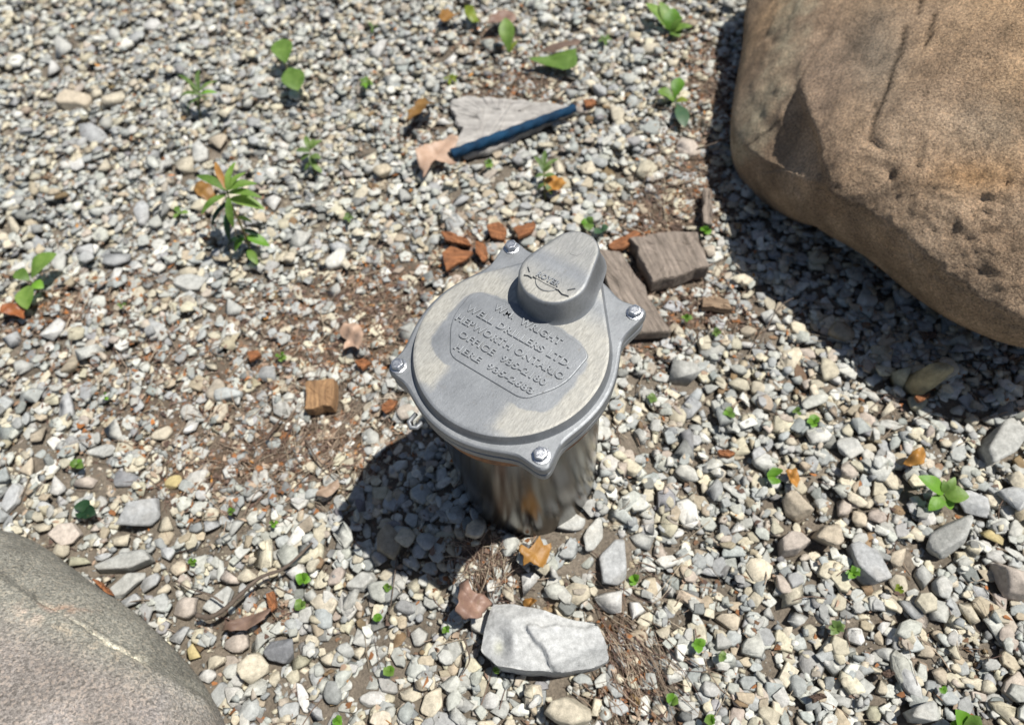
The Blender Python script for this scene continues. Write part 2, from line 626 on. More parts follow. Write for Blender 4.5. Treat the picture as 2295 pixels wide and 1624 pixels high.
DG = np.degrees
PLAN_R = [0.442, 0.442, 0.442, 0.442, 0.442, 0.442, 0.442, 0.442, 0.442, 0.442, 0.442, 0.442, 0.441, 0.443, 0.457, 0.407, 0.352, 0.32, 0.301, 0.289, 0.282, 0.279, 0.279, 0.28, 0.278, 0.271, 0.273, 0.284, 0.296, 0.303, 0.303, 0.308, 0.333, 0.375, 0.412, 0.443, 0.463, 0.445, 0.443, 0.443, 0.443, 0.443, 0.443, 0.442, 0.442, 0.442, 0.442, 0.442]
PLAN_L = [0.322, 0.315, 0.312, 0.308, 0.299, 0.292, 0.288, 0.287, 0.288, 0.294, 0.31, 0.336, 0.35, 0.342, 0.34, 0.34, 0.339, 0.339, 0.338, 0.338, 0.337, 0.337, 0.336, 0.336, 0.335, 0.335, 0.334, 0.334, 0.333, 0.333, 0.332, 0.332, 0.331, 0.331, 0.33, 0.33, 0.329, 0.329, 0.328, 0.327, 0.327, 0.326, 0.326, 0.325, 0.325, 0.324, 0.324, 0.323]


def brown_boulder():
    th = theta_samples(math.radians(100), math.radians(320), 520, 110)
    wrap = lambda T: DG(T) % 360
    zq = lambda T: np.interp(wrap(T), [0, 90, 130, 170, 190, 215, 320, 360], [.17, .12, .07, .07, .10, .17, .17, .17])
    e1 = lambda T: np.interp(wrap(T), [0, 90, 130, 180, 215, 300, 360], [.75, 1., 1.25, 1.25, .85, .75, .75])
    th = th % (2 * np.pi)
    P, F, sh = boulder_mesh(.675, .445, np.array(PLAN_R), zq, .37, .20, e1, .75, th, 230, (.17, .03))
    N = grid_normals(P, sh)
    Q = project(P)
    low = np.clip((P[:, 2] - .05) / .1, 0, 1)
    rough_zone = np.clip((Q[:, 0] - 1850) / 250, 0, 1) * np.clip((Q[:, 1] - 200) / 150, 0, 1)
    ridge_n = np.abs(fbm(P, 11, 3, 27))
    d = .010 * fbm(P, 7, 4, 21) - .016 * np.clip(.16 - ridge_n, 0, 1) + .0035 * fbm(P, 30, 4, 22) + (.0012 + .0024 * rough_zone) * fbm(P, 150, 4, 23) + .0014 * rough_zone * np.minimum(fbm(P * np.array([1, 1.6, 2.4]), 38, 4, 24) + .15, 0)
    # the hollow on its left shoulder, the shallow step that runs up from it, pits and cracks
    wq = 9 * np.column_stack([fbm(P, 55, 3, 91), fbm(P, 55, 3, 92)])

    def bowl(px, py, r, depth, sx=1.0):
        q = np.hypot((Q[:, 0] + wq[:, 0] - px) / sx, Q[:, 1] + wq[:, 1] - py) / r
        return -depth * np.exp(-q * q)
    tri = poly_in(Q, [(1660, 335), (1700, 300), (1745, 262), (1782, 205), (1800, 250), (1828, 300), (1842, 345), (1790, 380), (1700, 390)])
    d += bowl(1745, 330, 60, .014) + np.where(tri, -.004, 0)
    ridge = np.clip((Q[:, 0] - (1800 + (Q[:, 1] - 250) * .28)) / 18, 0, 1)
    d += .008 * ridge * np.exp(-((Q[:, 1] - 300) / 130) ** 2) * np.exp(-((Q[:, 0] - 1830) / 160) ** 2)
    for px, py, r, dep in ((1992, 393, 10, .006), (1985, 375, 26, .004), (2252, 411, 10, .005), 
                           (2120, 520, 34, .006), (1955, 240, 8, .006), (2200, 455, 40, .006)):
        d += bowl(px, py, r, dep)
    cracks = [[(2022, 60), (2018, 100), (2004, 140), (1985, 210), (1965, 260), (1948, 315)], [(2060, 0), (2055, 30)], [(2090, 30), (2080, 75), (2068, 100)],
              [(1780, 205), (1815, 140), (1840, 90), (1870, 40)], [(1765, 70), (1780, 10)], [(1945, 320), (1985, 345), (2010, 360)]]
    wob = 5 * np.column_stack([vnoise(P * 90, 31), vnoise(P * 90, 32)])
    cd = np.min([seg_dist(Q + wob, c) for c in cracks[:3]], axis=0)
    cd2 = np.min([seg_dist(Q + wob, c) for c in cracks[3:]], axis=0)
    d += -.004 * np.exp(-(cd / 4.5) ** 2) - .0016 * np.exp(-(cd2 / 5) ** 2)
    P = P + N * d[:, None] * low[:, None]
    n1, n2, n3 = fbm(P, 6, 4, 41), fbm(P, 18, 4, 42), fbm(P, 45, 3, 43)
    col = np.array([.375, .266, .175]) + np.zeros((len(P), 3))
    col += np.clip(n1, 0, 1)[:, None] * np.array([.13, .07, .01]) + np.clip(-n1, 0, 1)[:, None] * np.array([.02, .05, .06])
    col *= (1 + .6 * n2 + .3 * n3)[:, None]
    pink = np.exp(-((Q[:, 0] - 1850) / 90) ** 2 - ((Q[:, 1] - 200) / 150) ** 2)
    col = col * (1 - .5 * pink[:, None]) + .5 * pink[:, None] * np.array([.32, .235, .175])
    pale = np.clip(1 - seg_dist(Q + wob * 2.5, [(1800, -20), (1775, 60), (1740, 190), (1690, 260), (1655, 330)]) / 48, 0, 1) ** .6 * np.clip(.7 + n3, 0, 1)
    col = col * (1 - .7 * pale[:, None]) + .7 * pale[:, None] * np.array([.46, .42, .30])
    grey = np.exp(-((Q[:, 0] - 1970) / 60) ** 2 - ((Q[:, 1] - 120) / 130) ** 2) + .8 * np.exp(-((Q[:, 0] - 2210) / 90) ** 2 - ((Q[:, 1] - 280) / 60) ** 2)
    grey = np.clip(grey, 0, 1) * .55
    col = col * (1 - grey[:, None]) + grey[:, None] * np.array([.27, .24, .19])
    rust = .6 * np.exp(-((Q[:, 0] - 2190) / 110) ** 2 - ((Q[:, 1] - 400) / 40) ** 2)
    col = col * (1 - rust[:, None]) + rust[:, None] * np.array([.36, .20, .08])
    col *= (1 - .75 * np.exp(-(cd / 4) ** 2))[:, None] * (1 - .35 * np.exp(-(cd2 / 4) ** 2))[:, None]
    me = mesh_from('brown_boulder', P, F, np.clip(col, .02, .8), smooth=True)
    o = link('boulder', me, boulder_material('brown_sandstone', 380, .5, 1.5, .0019, .35))
    tag(o, 'large rounded brown boulder with cracks and pits at the edge of the gravel', 'boulder', 'boulders by the well')
    k = np.arange(0, 360, 4)
    r = np.interp(np.radians(k), np.linspace(0, 2 * np.pi, 49), PLAN_R + [PLAN_R[0]]) * np.where((k > 180) & (k < 330), .62, .9)
    block_poly(np.column_stack([.675 + r * np.cos(np.radians(k)), .445 + r * np.sin(np.radians(k))]))


def grey_boulder():
    th = theta_samples(math.radians(-30), math.radians(130), 460, 110) % (2 * np.pi)
    P, F, sh = boulder_mesh(-.66, -.33, np.array(PLAN_L), lambda T: .06 + 0 * T, .23, .12, lambda T: .9 + 0 * T, .6, th, 240)
    N = grid_normals(P, sh)
    Q = project(P)
    wob = 7 * np.column_stack([fbm(P, 60, 3, 51), fbm(P, 60, 3, 52)])
    vein = seg_dist(Q + wob, [(85, 1338), (140, 1378), (205, 1440), (255, 1483), (330, 1490)])
    vein = seg_dist(Q + wob, [(85, 1338), (150, 1385), (215, 1430), (270, 1458), (325, 1478)])
    vein2 = seg_dist(Q + wob, [(40, 1380), (120, 1405), (180, 1440), (250, 1475), (320, 1490)])
    d = .007 * fbm(P, 8, 4, 61) + .0015 * fbm(P, 40, 4, 62) + .0007 * fbm(P, 170, 3, 63)
    step = np.clip((-(Q[:, 1] - (1340 + (Q[:, 0] - 85) * .60))) / 14, -1, 1)
    d += -.003 * step - .003 * np.exp(-(vein / 6) ** 2)
    low = np.clip((P[:, 2] - .02) / .06, 0, 1)
    P = P + N * d[:, None] * low[:, None]
    n1, n2, n3 = fbm(P, 9, 4, 71), fbm(P, 28, 4, 72), fbm(P, 120, 3, 73)
    col = np.array([.27, .262, .225]) + np.zeros((len(P), 3))
    pink = np.clip(.5 + (Q[:, 1] - (1420 + (Q[:, 0] - 85) * .55)) / 120 + .7 * n1, 0, 1)
    col = col * (1 - pink[:, None]) + pink[:, None] * np.array([.29, .26, .235])
    viol = np.clip(n2 * 1.4, 0, 1) * pink * .6
    col = col * (1 - viol[:, None]) + viol[:, None] * np.array([.205, .195, .205])
    col *= (1 + .35 * n2)[:, None]
    w = np.clip(1.3 * np.exp(-(vein / np.interp(Q[:, 0], [80, 160, 210, 330], [1.2, 2.6, 5, 12])) ** 2) * np.clip(.65 + 1.2 * n3, 0, 1), 0, 1)
    col = col * (1 - w[:, None]) + w[:, None] * np.array([.66, .62, .50])
    w2 = np.clip(np.exp(-(vein2 / 9) ** 2) * np.clip(.2 + 1.6 * n3, 0, 1), 0, 1) * .9
    col = col * (1 - w2[:, None]) + w2[:, None] * np.array([.40, .34, .26])
    blot = np.exp(-((Q[:, 0] - 85) / 65) ** 2 - ((Q[:, 1] - 1378) / 20) ** 2) * np.clip(.1 + 1.6 * n3, 0, 1)
    col = col * (1 - blot[:, None]) + blot[:, None] * np.array([.55, .46, .39])
    rs = .5 * np.exp(-((Q[:, 0] - 130) / 60) ** 2 - ((Q[:, 1] - 1362) / 10) ** 2) * np.clip(.4 + 1.5 * n3, 0, 1)
    col = col * (1 - rs[:, None]) + rs[:, None] * np.array([.36, .15, .07])
    me = mesh_from('grey_boulder', P, F, np.clip(col, .02, .85), smooth=True)
    o = link('boulder', me, boulder_material('grey_granite', 380, .5, 1.5, .0010, .55))
    tag(o, 'smooth grey granite boulder with a white vein along its flank', 'boulder', 'boulders by the well')
    k = np.arange(0, 360, 4)
    r = np.interp(np.radians(k), np.linspace(0, 2 * np.pi, 49), PLAN_L + [PLAN_L[0]]) * .93
    block_poly(np.column_stack([-.66 + r * np.cos(np.radians(k)), -.33 + r * np.sin(np.radians(k))]))


brown_boulder()
grey_boulder()


# ------------------------------------------------------------------ the well head
A_CAP = math.radians(-43.0)
well = thing('well_head', 'grey cast metal well cap bolted on a shiny steel casing pipe in the gravel', 'well head', (0, 0, 0), rz=A_CAP)


def aluminium(name, painted_refl=True, gain=1.0):
    M = Mat(name)
    v = M.coord('Object')
    brush = M.noise(M.coord('Object', (900, 140, 300)), 1.0, 4, 0.7)
    grain = M.noise(v, 1500, 3, 0.7)
    cast = M.noise(v, 420, 4, 0.65)
    blot = M.noise(v, 32, 5, 0.62)
    base = M.mix(M.ramp(blot, [(.3, 0.0), (.7, 1.0)]), (0.215, 0.226, 0.238), (0.30, 0.312, 0.325))
    rough = M.ramp(cast, [(.3, .50), (.7, .64)])
    metal = M.math('ADD', 0.0, 0.68)
    if painted_refl:
        # painted-in reflections: pale on upward faces, grey on plate, its shoulder and lower middle
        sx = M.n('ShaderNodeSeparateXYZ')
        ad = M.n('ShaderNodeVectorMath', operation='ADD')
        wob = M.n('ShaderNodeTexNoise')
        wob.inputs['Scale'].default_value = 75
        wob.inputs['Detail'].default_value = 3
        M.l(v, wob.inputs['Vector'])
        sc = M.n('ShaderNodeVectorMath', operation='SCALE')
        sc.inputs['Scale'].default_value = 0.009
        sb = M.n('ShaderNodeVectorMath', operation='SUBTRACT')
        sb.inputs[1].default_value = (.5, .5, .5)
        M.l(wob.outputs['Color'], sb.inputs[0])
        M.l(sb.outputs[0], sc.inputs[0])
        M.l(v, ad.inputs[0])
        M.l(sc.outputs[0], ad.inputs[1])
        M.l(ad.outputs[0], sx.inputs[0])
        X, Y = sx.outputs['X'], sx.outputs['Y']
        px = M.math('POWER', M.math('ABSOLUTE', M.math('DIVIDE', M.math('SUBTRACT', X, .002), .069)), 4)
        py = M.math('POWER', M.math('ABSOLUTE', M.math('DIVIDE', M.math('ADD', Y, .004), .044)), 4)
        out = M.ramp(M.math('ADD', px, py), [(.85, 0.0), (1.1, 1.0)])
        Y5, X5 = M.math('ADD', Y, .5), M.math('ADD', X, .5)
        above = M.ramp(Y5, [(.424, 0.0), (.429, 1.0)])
        box = M.math('MULTIPLY', M.math('MULTIPLY', M.ramp(X5, [(.467, 0.0), (.472, 1.0)]), M.ramp(X5, [(.530, 1.0), (.538, 0.0)])), M.ramp(Y5, [(.462, 1.0), (.468, 0.0)]))  # grey block below the plate: a dark reflection painted into the colour
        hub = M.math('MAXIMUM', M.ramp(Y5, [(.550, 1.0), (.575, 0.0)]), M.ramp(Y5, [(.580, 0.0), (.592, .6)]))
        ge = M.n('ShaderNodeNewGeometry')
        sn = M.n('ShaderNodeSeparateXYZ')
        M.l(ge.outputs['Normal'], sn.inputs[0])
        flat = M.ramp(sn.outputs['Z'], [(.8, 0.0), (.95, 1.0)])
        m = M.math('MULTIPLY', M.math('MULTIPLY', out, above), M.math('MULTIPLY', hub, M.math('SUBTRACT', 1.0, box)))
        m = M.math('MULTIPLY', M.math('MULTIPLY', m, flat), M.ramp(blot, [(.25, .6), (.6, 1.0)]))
        ox = M.mix(M.ramp(brush, [(.3, 0.0), (.7, 1.0)]), (0.30, 0.29, 0.258), (0.45, 0.435, 0.39))  # tone of the pale reflection put into the metal's colour
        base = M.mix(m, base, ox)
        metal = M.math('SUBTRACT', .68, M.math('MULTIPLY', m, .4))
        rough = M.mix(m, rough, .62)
    base = M.mix(1.0, base, M.ramp(brush, [(.25, .85), (.75, 1.12)]), 'MULTIPLY')
    base = M.mix(1.0, base, M.ramp(grain, [(.25, .85), (.75, 1.12)]), 'MULTIPLY')
    stain = M.ramp(M.noise(v, 115, 6, .72, .8), [(.60, 0.0), (.74, .5)])
    base = M.mix(stain, base, (.17, .155, .13))
    speck = M.ramp(M.noise(v, 620, 2, .5), [(.70, 0.0), (.76, .75)])
    base = M.mix(speck, base, (.11, .10, .09))
    if gain != 1.0:
        base = M.mix(1.0, base, gain, 'MULTIPLY')
    M.set(Base_Color=base, Metallic=metal, Roughness=rough, Normal=M.bump(grain, .0002, .5, M.bump(cast, .0003, .5)))
    return M.m


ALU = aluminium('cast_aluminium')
ALU_RIM = aluminium('cast_aluminium_rim', False)
ALU_WORN = aluminium('worn_bright_aluminium', False, 1.08)


def zinc():
    M = Mat('zinc_bolt')
    v = M.coord('Object')
    n = M.noise(v, 900, 4)
    M.set(Base_Color=M.mix(n, (.42, .43, .45), (.68, .69, .71)), Metallic=.9, Roughness=M.ramp(n, [(.3, .2), (.7, .45)]), Normal=M.bump(n, .0004, .6))
    return M.m


ZINC = zinc()


def pipe_mat():
    M = Mat('steel_pipe')
    v = M.coord('Object')
    streak = M.noise(M.coord('Object', (60, 60, 3.5)), 1.0, 5, .65)
    n = M.noise(v, 30, 5, .65)
    base = M.mix(M.ramp(streak, [(.3, 0.0), (.7, 1.0)]), (.05, .049, .046), (.085, .083, .078))
    dirtm = M.ramp(n, [(.52, 0.0), (.7, .55)])
    base = M.mix(dirtm, base, (.10, .08, .06))
    M.set(Base_Color=base, Metallic=M.math('SUBTRACT', .92, M.math('MULTIPLY', dirtm, .6)), Roughness=M.ramp(streak, [(.3, .17), (.75, .25)]),
          Normal=M.bump(streak, .0002, .3))
    return M.m


def rust_mat():
    M = Mat('rusty_steel')
    v = M.coord('Object')
    n, n2 = M.noise(v, 60, 6, .7), M.noise(v, 400, 4, .7)
    c = M.mix(M.ramp(n, [(.35, 0.0), (.65, 1.0)]), (.09, .045, .025), (.33, .15, .06))
    M.set(Base_Color=M.mix(1.0, c, M.ramp(n2, [(.3, .7), (.7, 1.2)]), 'MULTIPLY'), Metallic=.25, Roughness=.7, Normal=M.bump(n2, .0008, .8))
    return M.m


def lathe(profile, seg=96):
    bm = bmesh.new()
    rings = []
    for r, z in profile:
        rings.append([bm.verts.new((r * math.cos(2 * math.pi * i / seg), r * math.sin(2 * math.pi * i / seg), z)) for i in range(seg)])
    for a, b in zip(rings[:-1], rings[1:]):
        for i in range(seg):
            bm.faces.new((a[i], a[(i + 1) % seg], b[(i + 1) % seg], b[i]))
    return bm


def shift(bm, x, y, z):
    bmesh.ops.translate(bm, verts=bm.verts, vec=(x, y, z))
    return bm


def loft(levels, cap_bottom=True, cap_top=True):
    """levels: list of (outline (n,2), z)"""
    bm = bmesh.new()
    rings = [[bm.verts.new((p[0], p[1], z)) for p in ol] for ol, z in levels]
    n = len(rings[0])
    for a, b in zip(rings[:-1], rings[1:]):
        for i in range(n):
            bm.faces.new((a[i], a[(i + 1) % n], b[(i + 1) % n], b[i]))
    if cap_bottom:
        bm.faces.new(rings[0][::-1])
    if cap_top:
        bm.faces.new(rings[-1])
    return bm


def sharp_smooth(o, ang=35):
    me = o.data
    me.polygons.foreach_set('use_smooth', np.ones(len(me.polygons), bool))
    me.set_sharp_from_angle(angle=math.radians(ang))
    return o


CX, CY = 0.002, -0.001


def polar(rfun, n=360):
    t = np.linspace(0, 2 * np.pi, n, endpoint=False)
    r = rfun(np.degrees(t))
    return np.column_stack([CX + r * np.cos(t), CY + r * np.sin(t)])


BOLTS = [(-.0750, -.0685), (.0805, -.0685), (.0730, .0945), (-.0672, .0965)]
TIPS = [.112, .117, .130, .130]


def flange_r(a):
    r = np.full(len(a), .0965)
    back = np.exp(-(np.abs((a - 90 + 180) % 360 - 180) / 36) ** 4)
    r = r + .018 * back
    for (bx, by), tip in zip(BOLTS, TIPS):
        ba = math.degrees(math.atan2(by - CY, bx - CX))
        da = np.abs((a - ba + 180) % 360 - 180)
        bumpv = np.exp(-(da / 7.0) ** 2) * .72 + np.exp(-(da / 14.5) ** 2) * .28
        base = np.interp(0, [0], [.0965]) + (.016 if by > 0 else 0)
        r = np.maximum(r, base + (tip - base) * bumpv) if by < 0 else np.maximum(r, r * (1 - bumpv) + tip * bumpv)
    return r


def grow(ol, d):
    c = np.array([CX, CY])
    v = ol - c
    L = np.linalg.norm(v, axis=1)[:, None]
    return c + v * (L + d) / L


FL = polar(flange_r)
Z0 = CAP_H
cap_bm = loft([(grow(FL, -.004), Z0 - .0125), (grow(FL, -.0010), Z0 - .0115), (FL, Z0 - .009), (FL, Z0 - .0035), (grow(FL, -.0008), Z0 - .0012), (grow(FL, -.0026), Z0), (grow(FL, -.0034), Z0 + .00001)])
cap = bm_link('cap', cap_bm, ALU_RIM, well)
sharp_smooth(cap)
# the raised lid: a circle drawn out towards the hub
def hull2(pts):
    pts = sorted(map(tuple, pts))
    def half(ps):
        h = []
        for p in ps:
            while len(h) > 1 and (h[-1][0] - h[-2][0]) * (p[1] - h[-2][1]) - (h[-1][1] - h[-2][1]) * (p[0] - h[-2][0]) <= 0:
                h.pop()
            h.append(p)
        return h
    a, b = half(pts), half(pts[::-1])
    return np.array(a[:-1] + b[:-1])


def resample(ol, n):
    q = np.vstack([ol, ol[:1]])
    s = np.r_[0, np.cumsum(np.hypot(*np.diff(q, axis=0).T))]
    t = np.linspace(0, s[-1], n, endpoint=False)
    return np.column_stack([np.interp(t, s, q[:, 0]), np.interp(t, s, q[:, 1])])


def circ(cx, cy, r, n=180):
    t = np.linspace(0, 2 * np.pi, n, endpoint=False)
    return np.column_stack([cx + r * np.cos(t), cy + r * np.sin(t)])


def inset_hull(d):
    return resample(hull2(np.vstack([circ(CX, CY, .0880 - d), circ(.002, .098, .026 - d)])), 300)


lid_bm = loft([(inset_hull(-.0030), Z0 - .001), (inset_hull(-.0022), Z0 + .0005), (inset_hull(-.0005), Z0 + .0035), (inset_hull(0), Z0 + .0078), (inset_hull(.0009), Z0 + .0093), (inset_hull(.0028), Z0 + .0100), (inset_hull(.0036), Z0 + .01001)], cap_bottom=False)
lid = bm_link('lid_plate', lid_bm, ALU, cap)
sharp_smooth(lid, 28)
ZL = Z0 + .0100


# the hub over the cable entry: a tapering rounded block that leans past the edge
def stad(cy0, r0, cy1, r1, cx=.0030, n=160):
    return resample(hull2(np.vstack([circ(cx, cy0, r0, 240), circ(cx + .0005, cy1, r1, 240)])), n)


hub_levels = [(stad(.071, .0385, .104, .0285), ZL - .0006), (stad(.0705, .0360, .1035, .0265), ZL + .0018), (stad(.0700, .0347, .103, .0255), ZL + .006), (stad(.0690, .0328, .101, .0238), ZL + .020),
              (stad(.0685, .0322, .1005, .0232), ZL + .0262), (stad(.0685, .0316, .1005, .0226), ZL + .0280), (stad(.0685, .0302, .1005, .0212), ZL + .0291), (stad(.0685, .0285, .1005, .0195), ZL + .0294), (stad(.0685, .0275, .1005, .0185), ZL + .02941)]
ZH = ZL + .0294
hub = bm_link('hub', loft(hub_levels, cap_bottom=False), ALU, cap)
sharp_smooth(hub, 50)
back = bm_link('cable_entry', loft([(circ(.002, .100, .023, 64), Z0 - .048), (circ(.002, .100, .0235, 64), Z0 - .046), (circ(.002, .100, .0245, 64), Z0 - .0126)]), ALU_RIM, cap)
sharp_smooth(back)
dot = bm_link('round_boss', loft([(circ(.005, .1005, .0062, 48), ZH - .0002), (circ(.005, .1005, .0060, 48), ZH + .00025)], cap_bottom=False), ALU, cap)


# the raised name plate
def rounded(poly, r, k=7):
    out = []
    n = len(poly)
    for i in range(n):
        p, a, b = np.array(poly[i], float), np.array(poly[i - 1], float), np.array(poly[(i + 1) % n], float)
        rr = r[i] if hasattr(r, '__len__') else r
        da, db = (a - p) / np.linalg.norm(a - p), (b - p) / np.linalg.norm(b - p)
        for t in np.linspace(0, 1, k):
            q0, q1 = p + da * rr, p + db * rr
            out.append((1 - t) ** 2 * q0 + 2 * t * (1 - t) * p + t * t * q1)
    return np.array(out)


PLATE = rounded([(-.0625, .0250), (-.0605, -.0075), (-.0370, -.0385), (.0420, -.0385), (.0635, -.0080), (.0655, .0270), (.0590, .0325), (.0030, .0385), (-.0560, .0315)], [.0035, .014, .008, .009, .014, .0035, .0035, .02, .0035])
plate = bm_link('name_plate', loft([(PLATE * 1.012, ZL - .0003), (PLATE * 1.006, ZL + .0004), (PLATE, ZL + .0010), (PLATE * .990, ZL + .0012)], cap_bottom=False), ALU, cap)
sharp_smooth(plate, 8)
ZP = ZL + .0012


def lettering(text, x0, x1, y0, y1, z, name, mat, ext=.0007, bev=.0003, off=.0):
    cu = bpy.data.curves.new(name, 'FONT')
    cu.body = text
    cu.size = (y1 - y0) / .72
    cu.extrude = ext
    cu.bevel_depth = bev
    cu.bevel_resolution = 1
    cu.offset = off
    cu.space_character = 1.12
    cu.resolution_u = 3
    t = bpy.data.objects.new(name, cu)
    C.objects.link(t)
    bpy.context.view_layer.update()
    me = bpy.data.meshes.new_from_object(t.evaluated_get(bpy.context.evaluated_depsgraph_get()))
    bpy.data.objects.remove(t)
    n = len(me.vertices)
    V = np.zeros(n * 3)
    me.vertices.foreach_get('co', V)
    V = V.reshape(n, 3)
    lo, hi = V.min(0), V.max(0)
    V[:, 0] = x0 + (V[:, 0] - lo[0]) / (hi[0] - lo[0]) * (x1 - x0)
    V[:, 1] = y0 + (V[:, 1] - lo[1]) / (hi[1] - lo[1]) * (y1 - y0)
    V[:, 2] += z - lo[2] * .35
    me.vertices.foreach_set('co', V.ravel())
    me.update()
    me.materials.clear()
    o = link(name, me, mat, cap)
    sharp_smooth(o, 20)
    return o


for txt, x0, x1, y0, y1 in (('WM.  WRIGHT', -.0345, .0385, .0222, .0296), ('WELL DRILLERS LTD.', -.0555, .0585, .0074, .0152),
                            ('HEPWORTH ONTARIO', -.0570, .0595, -.0060, .0018), ('OFFICE  935-2180', -.0440, .0500, -.0190, -.0114),
                            ('HERE  935-2683', -.0390, .0455, -.0316, -.0244)):
    lettering(txt, x0, x1, y0, y1, ZP, 'lettering', ALU_WORN, off=.00013, ext=.0008)

# maker's emblem on the hub: disc, ribbon with swallow tails, raised word
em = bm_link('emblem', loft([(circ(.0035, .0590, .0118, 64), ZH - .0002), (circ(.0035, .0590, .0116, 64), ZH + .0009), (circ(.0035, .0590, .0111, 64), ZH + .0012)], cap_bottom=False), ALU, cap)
sharp_smooth(em, 8)
rib = np.array([(-.0105, .0555), (-.0105, .0530), (-.0150, .0535), (-.0185, .0520), (-.0155, .0570), (-.0210, .0618), (-.0170, .0632), (-.0130, .0612), (-.0105, .0622), (-.0100, .0632),
                (.0035, .0638), (.0165, .0632), (.0170, .0622), (.0200, .0618), (.0240, .0640), (.0285, .0640), (.0235, .0588), (.0280, .0540), (.0220, .0528), (.0180, .0545), (.0170, .0550), (.0165, .0545), (.0035, .0540), (-.0100, .0548)])
rib = rib[::-1]
ribc = rib.mean(0)
rbm = loft([(rib, ZH - .0002), (ribc + (rib - ribc) * .995, ZH + .0016), (ribc + (rib - ribc) * .975, ZH + .0020)], cap_bottom=False)
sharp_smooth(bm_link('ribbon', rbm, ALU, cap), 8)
lettering('ROYER', -.0082, .0150, .0560, .0622, ZH + .0020, 'lettering', ALU_WORN, ext=.0007, bev=.0003, off=.00008)

# bolts
bolt_me = None
for (bx, by) in BOLTS:
    if bolt_me is None:
        hexo = lambda r: np.array([(r * math.cos(math.radians(60 * i + 12)), r * math.sin(math.radians(60 * i + 12))) for i in range(6)])
        hex24 = lambda r: resample(hexo(r), 24)
        bm = loft([(circ(0, 0, .0078, 24), 0), (circ(0, 0, .0078, 24), .0012), (circ(0, 0, .0060, 24), .0016), (hex24(.0064), .0018), (hex24(.0064), .0056), (hex24(.0055), .0066), (hex24(.0040), .0068), (hex24(.0036), .0062)])
        bo = bm_link('bolt', bm, ZINC, cap)
        sharp_smooth(bo, 25)
        bolt_me = bo.data
    else:
        bo = link('bolt', bolt_me, None, cap)
    bo.location = (bx, by, Z0 - .0002)
    bo.rotation_euler = (0, 0, bx * 40)

# lower clamp ring with its own ears, skirt, lug, rusty collar and pipe
FL2 = grow(FL, -.0015)
ring = bm_link('clamp_ring', loft([(grow(FL2, -.004), Z0 - .0255), (FL2, Z0 - .0240), (FL2, Z0 - .0165), (grow(FL2, -.002), Z0 - .0150)]), ALU_RIM, well)
sharp_smooth(ring)
gas = bm_link('gasket', shift(lathe([(.094, Z0 - .0152), (.0945, Z0 - .0122)], 96), CX, CY, 0), rust_mat(), well)
lug_bm = bmesh.new()
pts = [(-.028, -.0945, Z0 - .014), (-.029, -.1025, Z0 - .0145), (-.0335, -.1055, Z0 - .015), (-.0385, -.1025, Z0 - .0145), (-.038, -.0925, Z0 - .014)]


def tube_bm(bm, pts, rad, seg=8, closed=False):
    pts = [Vector(p) for p in pts]
    rings = []
    for i, p in enumerate(pts):
        d = (pts[min(i + 1, len(pts) - 1)] - pts[max(i - 1, 0)]).normalized()
        a = d.cross(Vector((0.13, 0.31, 0.94))).normalized()
        b = d.cross(a)
        r = rad[i] if hasattr(rad, '__len__') else rad
        rings.append([bm.verts.new(p + (a * math.cos(2 * math.pi * k / seg) + b * math.sin(2 * math.pi * k / seg)) * r) for k in range(seg)])
    for A, B in zip(rings[:-1], rings[1:]):
        for k in range(seg):
            bm.faces.new((A[k], A[(k + 1) % seg], B[(k + 1) % seg], B[k]))
    bm.faces.new(rings[0][::-1])
    bm.faces.new(rings[-1])
    return bm


lug = bm_link('lock_lug', tube_bm(lug_bm, pts, .0022), ALU_RIM, well, smooth=True)
collar = bm_link('rusty_collar', lathe([(.0845, Z0 - .060), (.0880, Z0 - .0585), (.0885, Z0 - .040), (.0875, Z0 - .0256)], 128), rust_mat(), well, smooth=True)
pipe = bm_link('casing_pipe', lathe([(.0842, -.10), (.0842, Z0 - .02)], 160), pipe_mat(), well, smooth=True)
block_poly([(.080 * math.cos(t), .080 * math.sin(t)) for t in np.linspace(0, 6.28, 60)])


